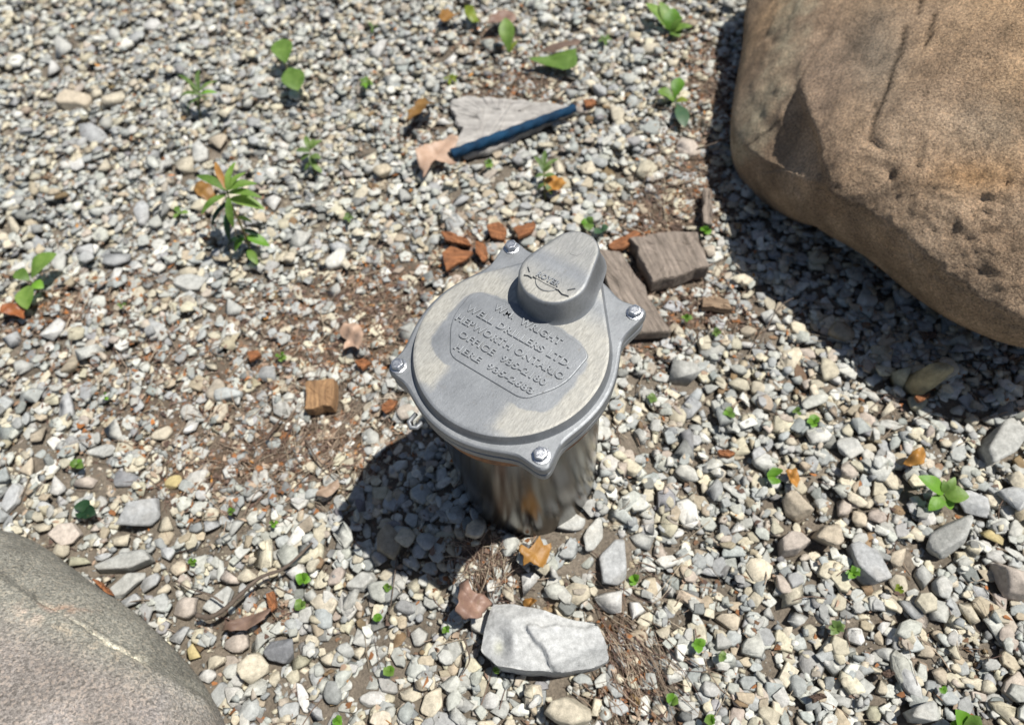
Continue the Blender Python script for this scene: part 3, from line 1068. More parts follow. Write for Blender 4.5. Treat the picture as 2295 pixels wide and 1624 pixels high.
# ------------------------------------------------------------------ wood, rod
def prism(px_outline, ztop, thick, name, mat, grain_px, jitter=.0015, seed=0, label=None, cat=None, group=None, sub=10, taper=.97, block=True, tilt=None):
    """a board or slab: top outline given by pixels at height ztop, grain along the line through two pixels"""
    W = np.array([at(px, py, ztop) for px, py in px_outline])
    ga, gb = at(*grain_px[0], ztop), at(*grain_px[1], ztop)
    yaw = math.atan2(gb[1] - ga[1], gb[0] - ga[0])
    c = W.mean(0)
    R = np.array([[math.cos(-yaw), -math.sin(-yaw)], [math.sin(-yaw), math.cos(-yaw)]])
    L = (W[:, :2] - c[:2]) @ R.T
    if np.sum(L[:, 0] * np.roll(L[:, 1], -1) - np.roll(L[:, 0], -1) * L[:, 1]) < 0:
        L = L[::-1]
    n = max(24, sub * len(L))
    L = resample(L, n)
    r = np.random.default_rng(seed)
    j = np.interp(np.linspace(0, 1, n, endpoint=False), np.linspace(0, 1, n // 3 + 1), np.r_[r.normal(size=n // 3), 0]) * jitter
    L = L * (1 + (j / np.maximum(np.linalg.norm(L, axis=1), .004)))[:, None]
    lev = [(L * taper, -thick), (L * 1.0, -thick * .8), (L, -min(.004, thick * .3)), (L * .985, -min(.0012, thick * .1)), (L * .955, 0.0)]
    bm = bmesh.new()
    rings = [[bm.verts.new((p[0], p[1], z + (.35 * jitter * r.normal() if z > -.002 else 0))) for p in ol] for ol, z in lev]
    for a, b in zip(rings[:-1], rings[1:]):
        for i in range(n):
            bm.faces.new((a[i], a[(i + 1) % n], b[(i + 1) % n], b[i]))
    bm.faces.new(rings[0][::-1])
    ctr = [bm.verts.new((p[0] * .5, p[1] * .5, .4 * jitter * r.normal())) for p in L]
    for i in range(n):
        bm.faces.new((rings[-1][i], rings[-1][(i + 1) % n], ctr[(i + 1) % n], ctr[i]))
    bm.faces.new(ctr)
    o = bm_link(name, bm, mat)
    o.location = (c[0], c[1], ztop)
    o.rotation_euler = (tilt[0] if tilt else 0, tilt[1] if tilt else 0, yaw)
    if label:
        tag(o, label, cat, group)
    if block:
        block_poly(W[:, :2] * .98 + c[:2] * .02)
    return o


prism([(1335, 552), (1392, 562), (1446, 654), (1507, 742), (1424, 746), (1380, 690)], .020, .022, 'wood_plank', WOOD_GREY, ((1392, 562), (1507, 742)), seed=3,
      label='long weathered tan plank half hidden behind the well cap', cat='wood', group='scraps of weathered board')
prism([(1413, 532), (1480, 520), (1563, 518), (1592, 596), (1530, 612), (1461, 632)], .027, .030, 'wood_block', WOOD_GREY, ((1413, 532), (1461, 632)), seed=4, jitter=.0018,
      label='thick split grey-brown board end lying between the well cap and the brown boulder', cat='wood', group='scraps of weathered board')
prism([(1570, 664), (1634, 668), (1640, 692), (1572, 688)], .014, .012, 'wood_scrap', WOOD_BROWN, ((1570, 670), (1638, 678)), seed=5, jitter=.002,
      label='small flat brown scrap of wood at the edge of the brown boulder shadow', cat='wood', group='scraps of weathered board')
prism([(682, 851), (748, 848), (745, 912), (682, 914)], .024, .020, 'wood_chip', WOOD_CUT, ((714, 850), (714, 914)), seed=6, jitter=.0012,
      label='square cut block of orange-brown wood with dark grain lines', cat='wood', tilt=(.06, -.05))
prism([(1003, 219), (1060, 214), (1165, 222), (1262, 233), (1290, 243), (1240, 268), (1170, 300), (1090, 338), (1035, 352), (1012, 330), (1030, 286)], .007, .012, 'wood_slab', WOOD_PALE, ((1003, 240), (1290, 236)), seed=8, jitter=.003,
      label='flat pale weathered slab of wood lying under the blue rod', cat='wood')
prism([(1574, 420), (1592, 420), (1598, 505), (1576, 500)], .018, .014, 'wood_splinter', WOOD_GREY, ((1583, 420), (1588, 505)), seed=9, jitter=.002,
      label='upright-looking grey splinter of wood beside the brown boulder shadow', cat='wood')

# rusty orange bark chips, each its own
for k, (q, lab, m) in enumerate([
        ([(988, 520), (1020, 524), (1050, 538), (1058, 548), (1030, 546), (1000, 538)], 'long orange-red bark sliver, leftmost by the far edge of the well cap', BARK_ORANGE),
        ([(1090, 505), (1118, 498), (1138, 516), (1128, 536), (1100, 530)], 'square rust-orange bark chip directly behind the left rear cap bolt', BARK_ORANGE),
        ([(1152, 508), (1180, 496), (1199, 502), (1192, 520), (1162, 530)], 'dark red-brown bark chip behind the cap hub', BARK_ORANGE),
        ([(990, 565), (1012, 554), (1062, 562), (1040, 582), (1000, 604)], 'broad red-brown bark flake, lowest of the chips left of the cap', BARK_ORANGE),
        ([(1065, 540), (1086, 546), (1092, 570), (1078, 582), (1066, 566)], 'narrow orange bark chip beside the left rear cap bolt', BARK_ORANGE),
        ([(1362, 548), (1384, 532), (1424, 516), (1432, 526), (1400, 552), (1376, 562)], 'crumbled orange bark between the cap hub and board end', BARK_ORANGE),
        ([(1500, 505), (1520, 502), (1534, 514), (1512, 522)], 'small red-brown bark chip lying on the far end of the thick board', BARK_DARK),
        ([(545, 790), (575, 786), (588, 796), (560, 806)], 'orange bark chip in the litter left of the wood block', BARK_ORANGE),
        ([(793, 812), (815, 803), (832, 812), (812, 824)], 'orange-brown bark chip between wood block and well cap', BARK_ORANGE),
        ([(858, 905), (876, 893), (894, 897), (876, 918), (862, 925)], 'bright orange bark shaving at the top of the cap shadow', BARK_ORANGE),
        ([(1612, 1008), (1634, 1002), (1648, 1012), (1636, 1026), (1614, 1022)], 'reddish-brown bark chip on clean gravel right of the pipe', BARK_ORANGE),
        ([(207, 1296), (232, 1306), (252, 1334), (226, 1322)], 'red-brown bark flake wedged against the grey boulder', BARK_ORANGE),
        ([(2062, 742), (2085, 738), (2098, 752), (2075, 760)], 'rust-coloured chip at the foot of the brown boulder', BARK_DARK),
        ([(1976, 1268 + 236), (2005, 1262 + 236), (2010, 1274 + 236), (1985, 1280 + 236)], 'dark brown bark chip in the lower right gravel', BARK_DARK),
        ([(1808, 1560), (1840, 1554), (1852, 1562), (1826, 1570)], 'dark red bark chip near the bottom edge, right of the white rock', BARK_DARK),
        ([(596, 1330), (612, 1322), (620, 1362), (606, 1372)], 'orange bark strip below the curved dark twig', BARK_ORANGE),
        ([(1306, 222), (1330, 218), (1336, 232), (1312, 240)], 'small brown bark bit off the far tip of the blue rod', BARK_ORANGE),
        ([(2048, 905 - 20), (2085, 892 - 12), (2092, 900 - 12), (2060, 918 - 18)], 'thin orange bark strip below the standing stone', BARK_ORANGE)]):
    prism(q, .014 + .002 * (k % 3), .006, 'bark_chip', m, (q[0], q[2]), seed=30 + k, jitter=.002, label=lab, cat='bark chip', group='bark chips on the gravel', sub=5, block=False, tilt=(.12 * math.sin(k * 2.3), .12 * math.cos(k * 1.7), 0))


def rod():
    a, b = at(1012, 346, .016), at(1288, 243, .022)
    n, seg, R0 = 90, 20, .0085
    d = (b - a)
    L = np.linalg.norm(d)
    d = d / L
    u = np.cross(d, [0, 0, 1.0]); u /= np.linalg.norm(u)
    w = np.cross(u, d)
    V, F = [], []
    for i in range(n + 1):
        t = i / n
        for k in range(seg):
            th = 2 * np.pi * k / seg
            r = R0 * (1 + .09 * math.cos(3 * th - t * 52)) * (1 - .12 * t)
            V.append(a + d * L * t + (u * math.cos(th) + w * math.sin(th)) * r)
    for i in range(n):
        for k in range(seg):
            F.append((i * seg + k, i * seg + (k + 1) % seg, (i + 1) * seg + (k + 1) % seg, (i + 1) * seg + k))
    F.append(tuple(range(seg))[::-1])
    F.append(tuple(range(n * seg, n * seg + seg)))
    M = Mat('blue_plastic')
    v = M.coord('Object')
    nz = M.noise(v, 40, 5)
    M.set(Base_Color=M.mix(M.ramp(nz, [(.3, 0.0), (.7, 1.0)]), (.005, .02, .045), (.008, .05, .11)), Roughness=.8)
    M.b.inputs['Specular IOR Level'].default_value = .2
    o = link('rod', mesh_from('rod', V, F, smooth=True), M.m)
    tag(o, 'dark blue twisted rod lying across the pale slab of wood', 'rod')


rod()

# ------------------------------------------------------------------ loose stones that stand out, each a thing
COL = dict(w=('white', (.60, .59, .56)), c=('cream', (.55, .495, .385)), l=('light grey', (.46, .46, .43)), b=('blue-grey', (.43, .437, .435)),
           t=('tan', (.50, .43, .33)), p=('pinkish', (.50, .435, .375)), d=('dark grey', (.22, .225, .235)), y=('yellowish', (.55, .45, .22)), g=('olive', (.40, .385, .28)))
KIND = dict(a='angular', r='round', f='flat')
LANDMARKS = [('wood block', 715, 880), ('blue rod', 1150, 295), ('white rock', 1222, 1438), ('grey boulder', 330, 1430), ('brown boulder', 1720, 560), ('well pipe', 1200, 1130),
             ('orange maple leaf', 1203, 1255), ('tall weed', 545, 560), ('broad-leaved weed', 75, 620), ('five-leaved weed', 2112, 1108), ('plank', 1470, 690), ('round-leaved weed', 645, 160),
             ('curved dark twig', 560, 1310), ('standing stone', 2048, 838), ('feathery weed', 445, 215), ('ochre leaf', 2050, 1025), ('pale crumpled leaf', 785, 755), ('cut green leaf', 1240, 135)]
LM = np.array([at(a, b)[:2] for _, a, b in LANDMARKS])
ORD = ['nearest to', 'second nearest to', 'third nearest to', 'fourth nearest to', 'fifth nearest to', 'sixth nearest to', 'seventh nearest to', 'eighth nearest to', 'ninth nearest to', 'tenth nearest to']
STONES = []                                     # (object, x, y, colour word, shape word, given label)


def put_stone(x, y, a, b, c, yaw, rgb, cname, kind, seed, sub=2, label=None, z=None, tilt=0.0, var=1.0):
    crisp = kind != 'round' and sub < 4
    V, F = chip_shape(seed, kind, 2) if crisp else rock_shape(seed, sub, kind, rough=.035)
    V = V * np.array([a, b, c])
    ct, st = math.cos(tilt), math.sin(tilt)
    V = V @ np.array([[ct, 0, -st], [0, 1, 0], [st, 0, ct]])
    cy, sy = math.cos(yaw), math.sin(yaw)
    V = V @ np.array([[cy, sy, 0], [-sy, cy, 0], [0, 0, 1]])
    n = fbm(V + seed, 120, 3, seed % 89)
    n2 = fbm(V * np.array([1, 1, 2]) + seed, 45, 3, seed % 83)
    col = np.array(rgb) * (1 + .16 * n + .16 * n2)[:, None] * var
    tint = np.clip(n2 * 1.3, 0, 1)[:, None] * .3
    col = col * (1 - tint) + tint * np.array([.42, .36, .28]) * var
    me = mesh_from('stone', V, F, np.clip(col, .02, .85), smooth=not crisp)
    if z is None:
        z = -.006 + c * .42 + float(bank(x, y))
    o = link('stone', me, MAT_STONE, None, (x, y, z))
    t = np.linspace(0, 2 * np.pi, 20)
    E = np.column_stack([x + .88 * (a * np.cos(t) * cy - b * np.sin(t) * sy), y + .88 * (a * np.cos(t) * sy + b * np.sin(t) * cy)])
    block_poly(E)
    STONES.append((o, x, y, cname, {'round': 'rounded', 'flat': 'flat', 'angular': 'angular'}[kind], label))
    return o


def px_stone(px, py, L, W, ang, ck, kk, label=None, thick=None, seed=None, sub=None, tilt=None):
    if kk == 'r' and label is None and int(px + py) % 4:
        kk = 'a'
    t = math.radians(ang)
    d1, d2 = np.array([math.cos(t), math.sin(t)]), np.array([-math.sin(t), math.cos(t)])
    zt = .008
    p = at(px, py, zt)
    e1 = at(px + d1[0] * L / 2, py + d1[1] * L / 2, zt) - at(px - d1[0] * L / 2, py - d1[1] * L / 2, zt)
    e2 = at(px + d2[0] * W / 2, py + d2[1] * W / 2, zt) - at(px - d2[0] * W / 2, py - d2[1] * W / 2, zt)
    a, b = np.linalg.norm(e1[:2]) / 2, np.linalg.norm(e2[:2]) / 2
    kind = KIND[kk]
    c = thick or min(a, b) * {'round': .58, 'flat': .34, 'angular': .52}[kind]
    s = seed if seed is not None else int(px * 7 + py * 13)
    r = np.random.default_rng(s)
    cn, rgb = COL[ck]
    return put_stone(p[0], p[1], a * .99, b * .96, c, math.atan2(e1[1], e1[0]), rgb, cn, kind, s, sub or (4 if max(L, W) > 75 else 3), label,
                     tilt=r.uniform(-.2, .2) if tilt is None else tilt, var=r.uniform(.9, 1.1))


for row in [
    (1277, 1592, 118, 88, 5, 'c', 'r', 'rounded creamy rock cut by the picture edge just below the white rock', .030),
    (1372, 1262, 135, 82, -68, 'b', 'f', 'long flat blue-grey slab beside the orange maple leaf', .010),
    (1366, 1342, 68, 60, 20, 'w', 'a', 'white faceted stone at the lower end of the long flat slab'),
    (1330, 1212, 85, 46, -72, 'l', 'a', 'grey stone with a paler edge standing between well pipe and long slab'),
    (1281, 1184, 72, 42, -12, 'l', 'r', 'light grey oval stone touching the front of the well pipe'),
    (1186, 1316, 52, 62, 0, 'w', 'a', 'whitish stone just under the lower edge of the orange maple leaf'),
    (1428, 1443, 38, 36, 10, 'l', 'a'), (1492, 1319, 55, 50, 0, 'l', 'r'), (1424, 1366, 46, 50, -50, 'w', 'a'), (807, 1296, 78, 52, -20, 'l', 'f'), (868, 1284, 44, 36, 0, 'c', 'r'),
    (966, 1571, 78, 46, -58, 'c', 'a'), (915, 1551, 54, 44, 0, 'c', 'a'), (829, 1563, 62, 42, 0, 'w', 'r'), (1030, 1604, 56, 52, 0, 'l', 'a'), (1096, 1566, 48, 46, 0, 'w', 'f'),
    (932, 1423, 48, 44, -40, 'l', 'f'), (798, 1456, 52, 32, -40, 'c', 'r'), (1024, 1473, 34, 42, 0, 'c', 'r'), (1440, 1215, 60, 44, 0, 'l', 'r'), (1390, 1480, 40, 34, 0, 'l', 'a'),
    (1946, 1259, 118, 66, 52, 'b', 'f', 'long blue-grey slab in the cluster of bigger stones below the five-leaved weed', .014),
    (2127, 1205, 125, 76, -45, 'l', 'a', 'big pale lichen-grey stone below the five-leaved weed', .022),
    (1861, 1196, 80, 70, 20, 't', 'a', 'blocky tan stone with a split face left of the long blue-grey slab', .022),
    (1782, 1210, 88, 56, -22, 'p', 'f', 'broad pinkish stone left of the blocky tan stone', .015),
    (1789, 1131, 76, 56, 25, 't', 'a', 'tan stone with an olive mossy top above the broad pinkish stone', .016),
    (2188, 1120, 98, 56, 36, 'b', 'a', 'long blue-grey stone right behind the five-leaved weed'),
    (2256, 983, 135, 74, -36, 'l', 'f', 'large smooth pale slab at the right picture edge', .016),
    (2274, 1299, 72, 92, 0, 'p', 'a', 'chunky pinkish-white stone cut by the right picture edge', .022),
    (2235, 1198, 66, 36, 22, 'y', 'a', 'wedge-shaped yellow stone near the right picture edge'),
    (1903, 995, 76, 56, 0, 'l', 'r'), (1932, 1156, 36, 42, 0, 't', 'r'), (1892, 1131, 44, 46, 40, 'p', 'a'), (1957, 1124, 32, 34, 0, 'c', 'r'), (2027, 1248, 56, 48, 0, 't', 'r'), (2024, 1304, 54, 46, 30, 'c', 'r'),
    (2123, 1313, 46, 58, 0, 'l', 'r'), (2080, 1290, 46, 66, 0, 'l', 'a'), (2210, 1322, 50, 30, 10, 'b', 'f'), (2186, 1366, 40, 62, -10, 'c', 'a'), (2071, 1384, 50, 36, 25, 'p', 'a'), (1787, 1378, 62, 52, 0, 'l', 'a'),
    (1735, 1375, 38, 44, 0, 'l', 'r'), (1637, 1384, 68, 54, 0, 't', 'f'), (1590, 1275, 66, 32, 10, 'b', 'r'), (1928, 1420, 54, 40, 25, 'w', 'f'), (1986, 1402, 44, 30, -20, 'w', 'a'), (2000, 1460, 56, 40, 0, 'l', 'r'),
    (2085, 1452, 52, 38, 20, 't', 'a'), (2114, 1510, 42, 46, 0, 't', 'a'), (1982, 1537, 42, 46, -30, 'c', 'a'), (2064, 1602, 84, 66, 0, 'l', 'a', 'big pale angular stone cut by the bottom picture edge at far right', .026), (1883, 1563, 72, 30, 15, 'l', 'f'),
    (1968, 1600, 40, 52, 20, 'g', 'r'), (2000, 1068, 50, 42, 20, 'c', 'r'), (1514, 1190, 46, 28, -10, 'w', 'r'), (1655, 1174, 46, 26, -15, 'w', 'a'), (1630, 1084, 46, 28, 20, 'l', 'a'), (1648, 1050, 36, 22, 0, 'l', 'r'),
    (2016, 848, 28, 46, -80, 'g', 'a', 'short crumbly olive stone beside the standing stone', .030),
    (2063, 893, 46, 36, 0, 'g', 'r'), (1993, 908, 52, 24, -35, 'c', 'a'), (2003, 942, 72, 22, 8, 'l', 'f'), (1811, 782, 54, 26, 20, 'p', 'f'), (1742, 762, 44, 28, 15, 'w', 'a'), (1675, 759, 46, 24, 10, 'w', 'a'), (1680, 732, 40, 26, 15, 't', 'r'),
    (1781, 530, 38, 26, -20, 'c', 'a'), (1732, 699, 56, 38, 40, 'l', 'r'), (1864, 729, 44, 24, 10, 'p', 'f'), (1535, 838, 74, 60, 10, 'l', 'a', 'pale faceted stone by itself right of the well cap', .020), (1414, 997, 66, 58, 0, 'l', 'r'),
    (1430, 870, 44, 30, 0, 'l', 'a'), (1700, 860, 36, 30, 0, 'c', 'r'), (1810, 850, 34, 40, 20, 'p', 'a'), (1880, 842, 36, 24, 0, 'w', 'r'), (2150, 905, 44, 34, 20, 'l', 'a'), (2190, 935, 40, 30, 0, 'c', 'r'),
    (318, 1143, 104, 68, -14, 'b', 'a', 'big blue-grey stone with pale streaks above the grey boulder', .020), (261, 1197, 54, 46, 10, 'c', 'r'), (135, 1193, 82, 66, 20, 'p', 'f'), (271, 1258, 155, 44, -12, 'l', 'f', 'longest grey flat stone lying along the upper edge of the grey boulder', .013),
    (271, 1303, 98, 44, -26, 'l', 'f', 'pale flat stone just below the longest grey flat stone'), (325, 1298, 62, 30, -34, 'b', 'f'), (281, 1340, 58, 28, -16, 'b', 'f'), (166, 1258, 70, 34, 15, 'g', 'a'), (216, 1241, 52, 18, -20, 'b', 'f'), (125, 1227, 42, 36, 0, 'c', 'r'),
    (81, 1172, 46, 32, 15, 'c', 'r'), (12, 1110, 44, 78, 0, 'b', 'f', 'flat blue-grey stone cut by the left picture edge above the grey boulder'), (480, 1342, 90, 54, -42, 'l', 'f', 'pale flat stone lying under the curved dark twig'), (365, 1166, 56, 34, -10, 'c', 'r'), (389, 1266, 48, 38, -20, 't', 'r'), (360, 1320, 42, 42, 20, 'c', 'a'),
    (406, 1359, 58, 60, 0, 'p', 'f'), (548, 1285, 54, 40, -25, 'c', 'a'), (508, 1287, 46, 34, 0, 'p', 'a'), (655, 1275, 54, 46, 0, 'w', 'a', 'bright white stone at the upper bend of the curved dark twig'), (465, 1173, 44, 40, -40, 'b', 'a'), (521, 1178, 36, 42, 0, 'l', 'a'), (365, 1231, 40, 36, 40, 'b', 'f'),
    (623, 1457, 66, 76, 20, 'd', 'r', 'large smooth dark blue-grey stone right of the grey boulder', .018), (562, 1495, 80, 66, -35, 'c', 'a', 'big creamy pointed stone right beside the grey boulder', .019), (525, 1434, 62, 56, 0, 'p', 'f'), (426, 1457, 34, 42, 20, 'y', 'r'), (474, 1478, 54, 38, -20, 'c', 'a'), (393, 1417, 48, 44, 0, 'b', 'a'),
    (672, 1562, 82, 26, 78, 'w', 'f'), (697, 1332, 46, 42, 0, 'l', 'a'), (728, 1474, 44, 40, 0, 'c', 'r'), (697, 1596, 42, 52, 0, 'b', 'a'), (738, 1603, 46, 52, -20, 'l', 'a'), (667, 1478, 54, 32, -42, 'g', 'a'), (453, 1508, 42, 40, 0, 'w', 'a'),
    (412, 946, 52, 46, 0, 'w', 'a', 'white six-sided stone in the brown litter left of the wood block'), (357, 963, 64, 36, -22, 'c', 'r', 'smooth cream oval stone touching the white six-sided stone'), (81, 966, 50, 38, 0, 't', 'a'), (416, 626, 78, 38, 5, 'l', 'f'), (412, 600, 50, 24, 0, 'c', 'f'), (254, 572, 62, 36, 10, 'b', 'a'), (248, 607, 46, 34, -40, 'w', 'a'),
    (121, 574, 40, 54, -20, 'l', 'f'), (221, 1001, 76, 36, 0, 'l', 'a'), (118, 1082, 52, 48, -50, 'w', 'a'), (177, 1078, 56, 38, -10, 'p', 'r'), (57, 1038, 42, 46, 0, 't', 'a'), (44, 819, 52, 34, 0, 'l', 'r'), (125, 828, 46, 30, 10, 'l', 'a'), (18, 751, 50, 40, 0, 'b', 'a'), (114, 729, 46, 52, 20, 'w', 'r'),
    (384, 1073, 56, 34, 0, 'y', 'r', 'single yellow stone in the brown litter above the grey boulder'), (552, 883, 34, 16, 42, 'w', 'f', 'tiny bright white bar-shaped stone left of the wood block'), (475, 810, 40, 26, 15, 'c', 'r'), (511, 681, 52, 34, 10, 'l', 'a'), (269, 1067, 62, 38, 0, 'd', 'f'), (221, 880, 40, 38, 0, 'l', 'a'), (136, 905, 40, 66, -20, 'b', 'f'),
    (249, 211, 50, 40, 0, 'c', 'a'), (135, 96, 54, 48, 0, 'l', 'r'), (159, 218, 86, 34, 0, 't', 'r'), (105, 144, 44, 38, 20, 'w', 'a'), (335, 47, 46, 24, -20, 'w', 'f'), (203, 291, 66, 50, 40, 'b', 'f'), (484, 311, 50, 46, 0, 't', 'r'), (442, 332, 42, 56, -20, 'l', 'f'), (409, 365, 46, 46, 30, 'c', 'a'),
    (166, 362, 40, 22, -10, 'w', 'r'), (223, 365, 40, 30, 0, 'c', 'a'), (20, 497, 48, 38, 0, 'c', 'r'), (602, 443, 38, 38, 40, 'w', 'a'), (667, 528, 46, 40, 0, 'l', 'a'), (508, 193, 38, 34, -40, 'c', 'r'), (311, 464, 42, 60, -20, 'b', 'f'), (1002, 117, 40, 38, 0, 'w', 'r'), (846, 98, 36, 46, 0, 'w', 'a'),
    (820, 336, 46, 46, 10, 'c', 'a'), (1507, 129, 30, 24, 0, 'c', 'a'), (1386, 250, 40, 36, 0, 'c', 'r'), (1544, 324, 60, 44, 10, 'p', 'f'), (1248, 359, 36, 50, -20, 'c', 'a'), (1146, 404, 48, 22, -5, 'c', 'a'), (990, 269, 38, 26, 20, 'w', 'a'), (1345, 195, 40, 26, 20, 'b', 'r'), (1459, 332, 30, 34, 20, 'w', 'a'),
    (1463, 414, 36, 32, -20, 'w', 'r'), (1240, 484, 46, 28, 0, 'w', 'a'), (756, 547, 56, 34, 0, 'b', 'r'), (1552, 504, 46, 20, -10, 'c', 'a'), (1068, 359, 36, 30, 0, 'l', 'a'), (1030, 440, 44, 30, 0, 'b', 'a'), (900, 430, 46, 34, 10, 'l', 'r'), (740, 640, 44, 36, 0, 'l', 'a'), (780, 905, 34, 26, 0, 'c', 'r'), (620, 930, 40, 34, 20, 'l', 'a'),
]:
    px_stone(*row)


def white_rock():
    c0 = at(1222, 1440, .022)
    pts = [(1108, 1360), (1150, 1362), (1215, 1378), (1275, 1398), (1333, 1405), (1352, 1440), (1364, 1482), (1330, 1498), (1262, 1512), (1180, 1508), (1120, 1497), (1082, 1462), (1092, 1410)]
    W = np.array([at(px, py, .012)[:2] for px, py in pts])
    c = W.mean(0)
    D, F = ico(6)
    ang = np.arctan2(W[:, 1] - c[1], W[:, 0] - c[0])
    rr = np.hypot(*(W - c).T)
    o = np.argsort(ang)
    ang, rr = ang[o], rr[o]
    A = np.arctan2(D[:, 1], D[:, 0])
    # polygonal outline: radius to the straight edge between neighbouring corners
    X, Y = rr * np.cos(ang), rr * np.sin(ang)
    i1 = np.searchsorted(ang, A) % len(ang)
    i0 = (i1 - 1) % len(ang)
    nx, ny = Y[i1] - Y[i0], -(X[i1] - X[i0])
    R = (nx * X[i0] + ny * Y[i0]) / (nx * np.cos(A) + ny * np.sin(A))
    hxy = np.hypot(D[:, 0], D[:, 1])
    top, bot = .066, .02
    s = 1 / np.maximum(np.maximum((hxy / np.maximum(R, 1e-4)), 1e-6) ** 18 + (np.abs(D[:, 2]) / np.where(D[:, 2] > 0, top, bot)) ** 18, 1e-30) ** (1 / 18)
    V = D * s[:, None]
    Q = project(V + np.array([c[0], c[1], 0]))
    up = V[:, 2] > .004
    # broken faces: planes cut the top, the right half stands a little proud of the left
    z = V[:, 2].copy()
    x, y = V[:, 0], V[:, 1]
    wj = 9 * fbm(V, 90, 3, 84)
    fr = np.clip((Q[:, 0] - (1188 + (Q[:, 1] - 1420) * .65) + wj) / 9, 0, 1) * np.clip((Q[:, 1] - 1394 + wj) / 5, 0, 1)
    cut = np.minimum.reduce([.014 + v for v in (.040 - .10 * x + .05 * y, .046 + .30 * (y + .01) + .05 * x, .050 + .55 * (x + .02), .052 - .75 * (y - .012), .054 - 1.0 * (x - .045), .050 + 1.5 * (y + .024) - .5 * x)])
    cut = cut - .0095 * (1 - fr) - .0025 * np.clip(fbm(V * np.array([.5, 1.6, 1]), 45, 3, 85), 0, 1) - .009 * np.exp(-((Q[:, 0] - 1120) / 16) ** 2 - ((Q[:, 1] - 1432) / 26) ** 2)
    V[:, 2] = np.where(up, np.maximum(np.minimum(z, cut), .002), z)
    N = V / np.linalg.norm(V, axis=1)[:, None]
    V += N * (.0022 * fbm(V, 40, 5, 81) + .0011 * np.abs(fbm(V, 120, 3, 82)))[:, None]
    n = fbm(V, 60, 4, 83)
    col = np.array([.49, .495, .485]) * (1 + .16 * n)[:, None]
    ol = np.exp(-((Q[:, 0] - 1112) / 10) ** 2 - ((Q[:, 1] - 1440) / 14) ** 2)[:, None] * .6
    col = col * (1 - ol) + ol * np.array([.36, .36, .24])
    o = link('stone', mesh_from('stone', V, F, np.clip(col, .05, .8), smooth=True), MAT_STONE, None, (c[0], c[1], .002))
    block_poly(W * .97 + c * .03)
    STONES.append((o, c[0], c[1], 'white', 'angular', 'largest loose stone, a broken white limestone rock below the well'))


white_rock()


def standing_stone():
    p = at(2060, 868, 0)
    V, F = rock_shape(4242, 3, 'round', rough=.12)
    V = V * np.array([.020, .018, .036])
    n = fbm(V, 90, 4, 7)
    col = np.array([.42, .36, .22]) * (1 + .35 * n)[:, None]
    o = link('stone', mesh_from('stone', V, F, np.clip(col, .04, .8), smooth=True), MAT_STONE, None, (p[0], p[1], .026))
    o.rotation_euler = (.1, .12, .3)
    block_poly([(p[0] + .018 * math.cos(t), p[1] + .018 * math.sin(t)) for t in np.linspace(0, 6.2, 16)])
    STONES.append((o, p[0], p[1], 'tan', 'rounded', 'upright yellow-brown stone standing at the brown boulder shadow edge'))


standing_stone()


# ------------------------------------------------------------------ gravel, laid stone by stone onto a height map
def scatter(n, dirt_keep, seed):
    r = np.random.default_rng(seed)
    out = []
    while len(out) < n:
        x = r.uniform(-1.3, 1.3, 20000)
        y = r.uniform(-.47, 1.55, 20000)
        ok = in_bed(x, y)
        x, y = x[ok], y[ok]
        i = ((x - GX0) / GS).astype(int)
        j = ((y - GY0) / GS).astype(int)
        ok = ~BLOCK[i, j] & (r.uniform(size=len(x)) < 1 - (1 - dirt_keep) * np.minimum(DIRT_MAP[i, j] * 1.25, 1))
        out += list(zip(x[ok], y[ok]))
    return np.array(out[:n])


def assemble(name, shapes, which, pos, size, yaw, tilt, taxis, cols, smooth=False):
    VV, FF, CC, off = [], [], [], 0
    for k, (V, F) in enumerate(shapes):
        m = np.where(which == k)[0]
        if not len(m):
            continue
        X = V[None] * size[m][:, None, :]
        ct, st = np.cos(tilt[m])[:, None], np.sin(tilt[m])[:, None]
        ca, sa = np.cos(taxis[m])[:, None], np.sin(taxis[m])[:, None]
        u = X[..., 0] * ca + X[..., 1] * sa
        v = -X[..., 0] * sa + X[..., 1] * ca
        u, z = u * ct - X[..., 2] * st, u * st + X[..., 2] * ct
        x, y = u * ca - v * sa, u * sa + v * ca
        cy, sy = np.cos(yaw[m])[:, None], np.sin(yaw[m])[:, None]
        x, y = x * cy - y * sy, x * sy + y * cy
        P = np.stack([x, y, z], -1) + pos[m][:, None, :]
        VV.append(P.reshape(-1, 3))
        FF.append((F[None] + (np.arange(len(m)) * len(V))[:, None, None] + off).reshape(-1, 3))
        CC.append(np.repeat(cols[m], len(V), 0))
        off += len(m) * len(V)
    me = mesh_from(name, np.vstack(VV), np.vstack(FF), np.clip(np.vstack(CC), .02, .85), smooth)
    o = link(name, me, MAT_STONE)
    o['kind'] = 'stuff'
    return o


def pick_colours(n, r, warm=None):
    k = r.choice(len(PALETTE), n, p=PAL_P)
    c = PAL_RGB[k] * r.uniform(.78, 1.2, (n, 1)) + r.normal(0, .005, (n, 3))
    return k, c


